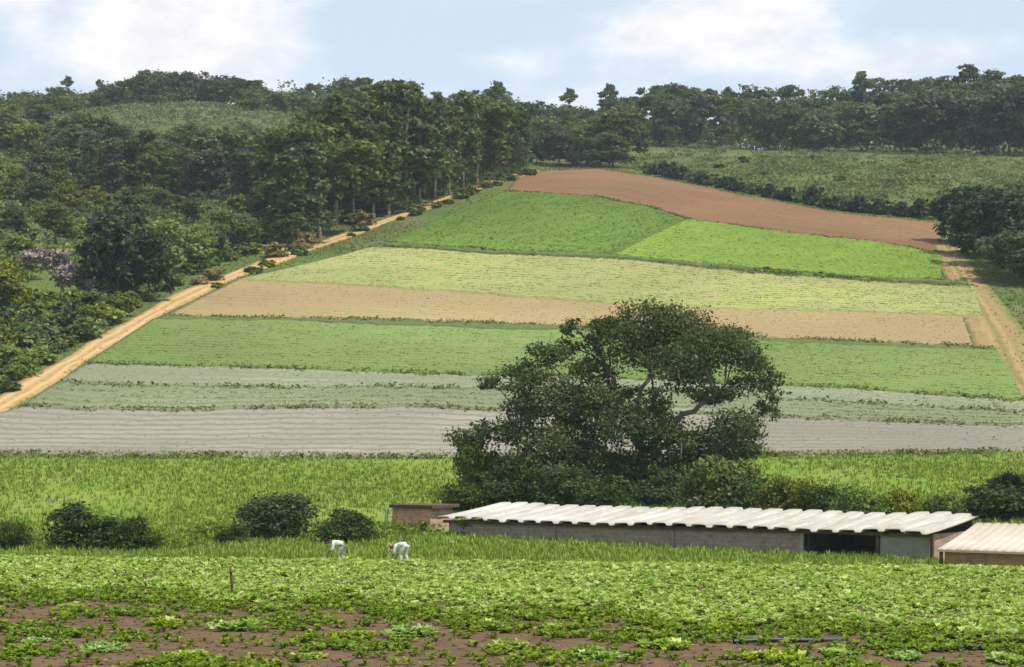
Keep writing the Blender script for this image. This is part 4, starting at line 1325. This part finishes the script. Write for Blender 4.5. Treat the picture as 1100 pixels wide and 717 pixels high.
CM = [clump_mesh(400 + k) for k in range(4)]
CP = [(73, 655, 1.0, 'pale leafy plant on the soil nearest the left edge'), (175, 672, 1.15, 'pale leafy plant left of the dark stake'), (251, 676, 1.35, 'large pale leafy plant below the dark stake'),
      (150, 640, .8, 'small leafy plant close to the crop edge left of the stake'), (385, 684, .9, 'leafy plant below the left worker near the bottom'), (440, 684, 1.3, 'large bright leafy plant below the right worker'),
      (300, 655, .8, 'small leafy plant between the stake and the left worker'), (546, 697, 1.1, 'leafy plant on the soil near the middle of the bottom edge'), (600, 676, .9, 'leafy plant beside the crop edge below the big tree'),
      (714, 697, 1.15, 'pale leafy plant at the bottom left of the dark mulch edges'), (690, 680, .8, 'small leafy plant above the pale bottom plant'), (835, 710, 1.3, 'yellow-green leafy plant at the bottom edge by the dark mulch edge'),
      (905, 704, .9, 'leafy plant right of the yellow-green bottom plant'), (975, 708, .8, 'small leafy plant at the bottom left of the right mulch edge'), (480, 664, .8, 'small leafy plant at the crop edge right of the right worker'),
      (40, 690, .7, 'small leafy plant at the lower left corner'), (330, 708, .7, 'small leafy plant at the bottom edge below the left worker'), (1085, 712, 1.0, 'leafy plant in the lower right corner'),
      (110, 700, 1.0, 'leafy plant on the bare soil below the leftmost pale plants'), (205, 706, .9, 'leafy plant at the bottom edge straight below the stake'), (640, 708, .9, 'leafy plant at the bottom edge below the big tree'), (520, 672, .9, 'leafy plant against the crop edge below the left end of the shed'), (770, 676, 1.0, 'leafy plant against the crop edge above the left mulch edge')]
for k, (px, py, s, lab) in enumerate(CP):
    x, y = ray(px, py, 30, 80)
    o = tag(link('leafy_plant', CM[k % 4], None, (x, y, gz1(x, y) - .01), random.uniform(0, 6.28)), lab, 'plant', 'leafy plants on the bare soil')
    o.scale = (s, s, s * .9)

# stake
def stake():
    x, y = ray(249, 642, 40, 84)
    o = thing('stake', 'thin dark wooden stake standing at the edge of the crop', 'stake', (x, y, gz1(x, y)))
    v, q = tube([(0, 0, -.2), (.01, 0, .4), (-.03, .01, .75), (-.05, .01, 1.0), (-.052, .01, 1.003)], [.055, .05, .045, .04, .001], 9)
    link('shaft', mesh_from('shaft', v, q, (M_wood,), smooth=True), o)
    v, q = tube([(-.12, -.03, .8), (0, -.05, .83), (.1, -.03, .86)], [.02, .022, .016], 7)
    link('tie_stick', mesh_from('tie_stick', v, q, (M_wood,), smooth=True), o)


stake()

# dark plastic mulch edges on the soil, modelled as black tubes
M_mulch = noisy_mat('black_plastic', (0.02, 0.025, 0.028), (0.04, 0.05, 0.055), 6, .45, .1, None, .4)
for px0, py0, px1, py1, lab in [(788, 692, 905, 689, 'dark plastic mulch edge on the soil right of the bottom leafy plant'), (995, 700, 1085, 697, 'dark plastic mulch edge on the soil near the lower right corner')]:
    a = np.array(ray(px0, py0, 30, 80)); b_ = np.array(ray(px1, py1, 30, 80))
    t = np.linspace(0, 1, 14)[:, None]
    P = a + (b_ - a) * t; P[:, 1] += np.sin(t[:, 0] * 7) * .05
    P3 = np.concatenate([P, (gz(P[:, 0], P[:, 1]) + .06 + .02 * np.sin(t[:, 0] * 5))[:, None]], 1)
    v, q = tube(P3 - np.array([a[0], a[1], 0]), np.full(14, .055), 10)
    tag(link('mulch_edge', mesh_from('mulch_edge', v, q, (M_mulch,), smooth=True), None, (a[0], a[1], 0)), lab, 'pipe', 'dark mulch edges on the soil')


# ------------------------------------------------------------------ the two workers
M_skin = noisy_mat('skin', (0.16, 0.085, 0.055), (0.19, 0.10, 0.065), 12, .55, .05)
M_hair = noisy_mat('black_hair', (0.012, 0.010, 0.009), (0.03, 0.025, 0.02), 30, .6, .3)
M_white = noisy_mat('white_cotton', (0.55, 0.55, 0.50), (0.66, 0.66, 0.61), 6, .9, .25)
M_khaki = noisy_mat('pale_grey_trousers', (0.42, 0.43, 0.38), (0.52, 0.52, 0.46), 6, .9, .25)
M_grey = noisy_mat('grey_trousers', (0.22, 0.23, 0.2), (0.3, 0.31, 0.27), 6, .9, .25)
M_straw_hat = noisy_mat('straw', (0.38, 0.31, 0.18), (0.5, 0.42, 0.27), 14, .9, .3)
M_boot = noisy_mat('dark_boot', (0.03, 0.025, 0.02), (0.06, 0.05, 0.04), 9, .7, .2)


def skin_mesh(name, verts, edges, radii, mat, sub=2, root=0):
    me = bpy.data.meshes.new(name); me.from_pydata(verts, edges, [])
    ob = bpy.data.objects.new('tmp', me); COL.objects.link(ob)
    md = ob.modifiers.new('s', 'SKIN'); md.use_smooth_shade = True
    for k, v in enumerate(me.skin_vertices[0].data):
        v.radius = radii[k] if isinstance(radii[k], tuple) else (radii[k], radii[k])
        v.use_root = (k == root)
    sb = ob.modifiers.new('b', 'SUBSURF'); sb.levels = sub; sb.render_levels = sub
    dg = bpy.context.evaluated_depsgraph_get()
    res = bpy.data.meshes.new_from_object(ob.evaluated_get(dg))
    bpy.data.objects.remove(ob)
    res.name = name
    res.materials.clear(); res.materials.append(mat)
    for p in res.polygons:
        p.use_smooth = True
    return res


def person(px, py, D, label, facing, bend, reach, hat):
    x, y, z = at(px, D)
    o = thing('person', label, 'person', (x, y, z), facing, 'workers in the near crop')
    V, E, R = [], [], []

    def chain(pts, rad, start=None):
        idx = start
        for p, r_ in zip(pts, rad):
            V.append(p); R.append(r_); k = len(V) - 1
            if idx is not None:
                E.append((idx, k))
            idx = k
        return idx
    b = math.radians(bend)
    hip = np.array([-.10, 0, .93])
    up = np.array([math.sin(b), 0, math.cos(b)])
    sp = lambda d, yy=0., fwd=0.: tuple(hip + up * d + np.array([0, yy, 0]) + fwd * np.array([math.cos(b), 0, -math.sin(b)]))
    pel = chain([tuple(hip)], [(.15, .12)])
    ch = chain([sp(.2), sp(.40)], [(.14, .11), (.16, .12)], pel)
    nk = chain([sp(.52), sp(.60, 0, .02)], [.07, .058], ch)
    hd = chain([sp(.66, 0, .05), sp(.74, 0, .06), sp(.82, 0, .04)], [(.068, .07), (.078, .092), (.06, .07)], nk)
    nose = chain([sp(.71, 0, .135), sp(.715, 0, .165)], [.02, .012], hd - 1)
    hands = []
    legs, arms = [], []
    for sg in (-1, 1):
        kn = (.06 + .06 * sg, .12 * sg, .50); an = (-.02 + .10 * sg, .13 * sg, .09)
        chain([(-.08, .095 * sg, .86), tuple((np.array([-.08, .095 * sg, .86]) + kn) / 2), kn, tuple((np.array(kn) + an) / 2 + np.array([-.02, 0, .03])), an, (an[0] + .14, an[1], .05)],
              [.088, .08, .062, .058, .042, .035], pel)
        sh_ = sp(.44, .18 * sg)
        el = tuple(np.array(sh_) + np.array([.03, .03 * sg, -.28]))
        wr = tuple(np.array(el) + np.array([reach * .18, -.03 * sg, -.23]))
        e = chain([sp(.46, .10 * sg), sh_, el, tuple((np.array(el) + wr) / 2), wr], [.06, .055, .043, .038, .028], ch)
        pm = np.array(wr) + np.array([.03, 0, -.07])
        e = chain([tuple(pm)], [(.034, .018)], e)
        for f, (dy, ln) in enumerate(((-.027, .07), (-.009, .08), (.009, .077), (.027, .062))):
            chain([tuple(pm + np.array([.01, dy, -.035])), tuple(pm + np.array([.022, dy * 1.2, -.035 - ln * .5])), tuple(pm + np.array([.012, dy * 1.2, -.035 - ln]))], [.009, .009, .008], e)
        chain([tuple(pm + np.array([.02, -.035 * sg, .0])), tuple(pm + np.array([.035, -.05 * sg, -.035]))], [.011, .009], e)
        legs.append((kn, an)); arms.append((sh_, el, wr))
    body = skin_mesh('body', V, E, R, M_skin)
    link('body', body, o)
    # shirt: trunk and sleeves to the elbow
    V, E, R = [], [], []
    p = chain([sp(.0), sp(.05)], [(.12, .10), (.17, .14)]); c = chain([sp(.2), sp(.40), sp(.5)], [(.175, .14), (.19, .145), (.10, .095)], p)
    for sh_, el, wr in arms:
        chain([tuple(np.array(sh_) * .5 + np.array(sp(.42)) * .5), sh_, tuple((np.array(sh_) + el) / 2), el, tuple(np.array(el) * .6 + np.array(wr) * .4)], [.085, .082, .072, .064, .058], c - 1)
    link('shirt', skin_mesh('shirt', V, E, R, M_white), o)
    # trousers
    V, E, R = [], [], []
    p = chain([sp(.10), sp(.02)], [(.12, .10), (.15, .125)])
    for sg, (kn, an) in zip((-1, 1), legs):
        h_ = np.array([-.08, .095 * sg, .86])
        chain([tuple(h_), tuple((h_ + kn) / 2), kn, tuple((np.array(kn) + an) / 2 + np.array([-.02, 0, .03])), tuple(np.array(an) + np.array([0, 0, .05]))], [.115, .105, .085, .08, .07], p)
    link('trousers', skin_mesh('trousers', V, E, R, M_grey if not hat else M_khaki), o)
    for kn, an in legs:
        v, e_, r_ = [an, (an[0] + .02, an[1], .05), (an[0] + .16, an[1], .045), (an[0] + .2, an[1], .04)], [(0, 1), (1, 2), (2, 3)], [.055, .06, .05, .03]
        link('boot', skin_mesh('boot', v, e_, r_, M_boot), o)
    if hat:
        bm = bmesh.new()
        Rm = Matrix.Translation(Vector(sp(.80, 0, .03))) @ Euler((0, b, 0)).to_matrix().to_4x4()
        prof = [(.20, -.015), (.185, 0.0), (.10, .01), (.098, .06), (.08, .1), (.03, .115), (.001, .117)]
        rings = []
        for rr, zz in prof:
            rings.append([bm.verts.new(Rm @ Vector((rr * math.cos(t), rr * math.sin(t) * .92, zz))) for t in np.linspace(0, 2 * math.pi, 18, endpoint=False)])
        for a_, c_ in zip(rings, rings[1:]):
            for k in range(18):
                bm.faces.new((a_[k], a_[(k + 1) % 18], c_[(k + 1) % 18], c_[k]))
        me = bpy.data.meshes.new('hat'); bm.to_mesh(me); bm.free(); me.materials.append(M_straw_hat)
        link('hat', me, o)
    else:
        v = [sp(.72, 0, -.02), sp(.79, 0, .0), sp(.84, 0, .03), sp(.70, 0, -.05)]
        link('hair', skin_mesh('hair', v, [(0, 1), (1, 2), (0, 3)], [(.085, .085), (.09, .088), (.07, .07), .05], M_hair), o)
    return o


person(366, 604, 86.3, 'bent worker in white shirt and grey trousers with dark hair, the left of two', math.pi + .15, 78, 1.0, False)
person(434, 606, 85.7, 'bent worker in white clothes and straw hat, the right of two', math.pi - .45, 96, .6, True)

# ------------------------------------------------------------------ sky, sun, camera
SUN_EL, SUN_AZ = math.radians(61), math.radians(126)     # azimuth from +Y (into the picture) towards +X


def world():
    w = bpy.data.worlds.new('World'); SC.world = w; w.use_nodes = True
    nt = w.node_tree; nt.nodes.clear()
    out = nt.nodes.new('ShaderNodeOutputWorld'); bg = nt.nodes.new('ShaderNodeBackground')
    sky = nt.nodes.new('ShaderNodeTexSky'); sky.sky_type = 'NISHITA'; sky.sun_disc = False
    sky.sun_elevation = SUN_EL; sky.sun_rotation = SUN_AZ; sky.air_density = 1.0; sky.dust_density = 1.5; sky.ozone_density = 1.0
    bg.inputs['Strength'].default_value = 0.12
    g = nt.nodes.new('ShaderNodeTexCoord')
    s = nt.nodes.new('ShaderNodeSeparateXYZ'); nt.links.new(g.outputs['Generated'], s.inputs[0])
    X_, Y_, Z_ = s.outputs
    # cloud cover by direction: a layer seen in perspective, plus the banks that stand over the hill
    az = math_(nt, 'ARCTAN2', X_, Y_)
    cmb = nt.nodes.new('ShaderNodeCombineXYZ')
    nt.links.new(az, cmb.inputs[0]); nt.links.new(math_(nt, 'MULTIPLY', Z_, 1.9), cmb.inputs[1])
    n1 = noise(nt, cmb.outputs[0], 9.0, 6, 0.55); n2 = noise(nt, cmb.outputs[0], 26.0, 5, 0.6)
    tot = math_(nt, 'MULTIPLY', math_(nt, 'SUBTRACT', n1.outputs[0], 0.5), 1.1)
    tot = math_(nt, 'ADD', tot, math_(nt, 'MULTIPLY', math_(nt, 'SUBTRACT', n2.outputs[0], 0.5), 0.55))
    for px, py, rx, ry, a in [(225, 14, 85, 44, .75), (135, 58, 55, 26, .5), (265, 62, 70, 16, .35), (15, 12, 40, 30, .6), (775, 22, 95, 42, .72), (690, 52, 60, 22, .35), (550, 66, 50, 16, .3), (960, 72, 120, 18, .28), (60, 92, 200, 18, .28), (480, 104, 300, 18, .28), (1060, 58, 70, 16, .25), (600, -160, 300, 90, .5), (1500, 0, 200, 90, .6), (-500, 0, 200, 90, .6)]:
        u0 = math.atan((px - CX) / F); v0 = math.sin(math.atan((HY - py) / F))
        du = math_(nt, 'DIVIDE', math_(nt, 'SUBTRACT', az, u0), rx / F); dv = math_(nt, 'DIVIDE', math_(nt, 'SUBTRACT', Z_, v0), ry / F)
        q = math_(nt, 'ADD', math_(nt, 'MULTIPLY', du, du), math_(nt, 'MULTIPLY', dv, dv))
        tot = math_(nt, 'ADD', tot, math_(nt, 'MULTIPLY', math_(nt, 'EXPONENT', math_(nt, 'MULTIPLY', q, -.7)), a))
    cov = nt.nodes.new('ShaderNodeMapRange'); cov.interpolation_type = 'SMOOTHSTEP'
    nt.links.new(tot, cov.inputs[0]); cov.inputs[1].default_value = .10; cov.inputs[2].default_value = .70
    thin = mixc(nt, sky.outputs[0], CLOUD_VEIL, .78)
    ccol = mixc(nt, CLOUD_LO, CLOUD_HI, mrange(nt, n2.outputs[0], .38, .6))
    nt.links.new(mixc(nt, thin, ccol, cov.outputs[0]), bg.inputs['Color'])
    nt.links.new(bg.outputs[0], out.inputs['Surface'])


CLOUD_VEIL = (4.6, 5.55, 6.4)
CLOUD_LO, CLOUD_HI = (5.9, 5.85, 6.15), (7.0, 6.8, 6.8)
world()
sl = bpy.data.lights.new('sun', 'SUN'); sl.energy = 3.6; sl.angle = math.radians(.6); sl.color = (1.0, .95, .86)
so = bpy.data.objects.new('sun', sl); COL.objects.link(so)
dvec = Vector((math.sin(SUN_AZ) * math.cos(SUN_EL), math.cos(SUN_AZ) * math.cos(SUN_EL), math.sin(SUN_EL)))
so.rotation_euler = dvec.to_track_quat('Z', 'Y').to_euler(); so.location = (0, 0, 300)

HAZE = 0.00013
if HAZE:
    m, nt, out = new_mat('air')
    pv = nt.nodes.new('ShaderNodeVolumePrincipled'); pv.inputs['Color'].default_value = (.85, .9, 1, 1); pv.inputs['Density'].default_value = HAZE
    nt.links.new(pv.outputs[0], out.inputs['Volume'])
    h_ = MB().box(-1650, -90, -12, 1650, 3150, 135).build('haze', m); tag(h_, kind='stuff')

cam = bpy.data.cameras.new('camera'); co = bpy.data.objects.new('camera', cam); COL.objects.link(co)
cam.sensor_width = 36; cam.lens = F * 36 / 1100; cam.clip_start = .5; cam.clip_end = 6000
cam.shift_y = (HY - 358.5) / 1100
co.location = (0, 0, 0); co.rotation_euler = (math.pi / 2, 0, 0)
SC.camera = co
SC.view_settings.view_transform = 'Standard'; SC.view_settings.look = 'None'
SC.view_settings.exposure = 0.4; SC.view_settings.gamma = 1.0
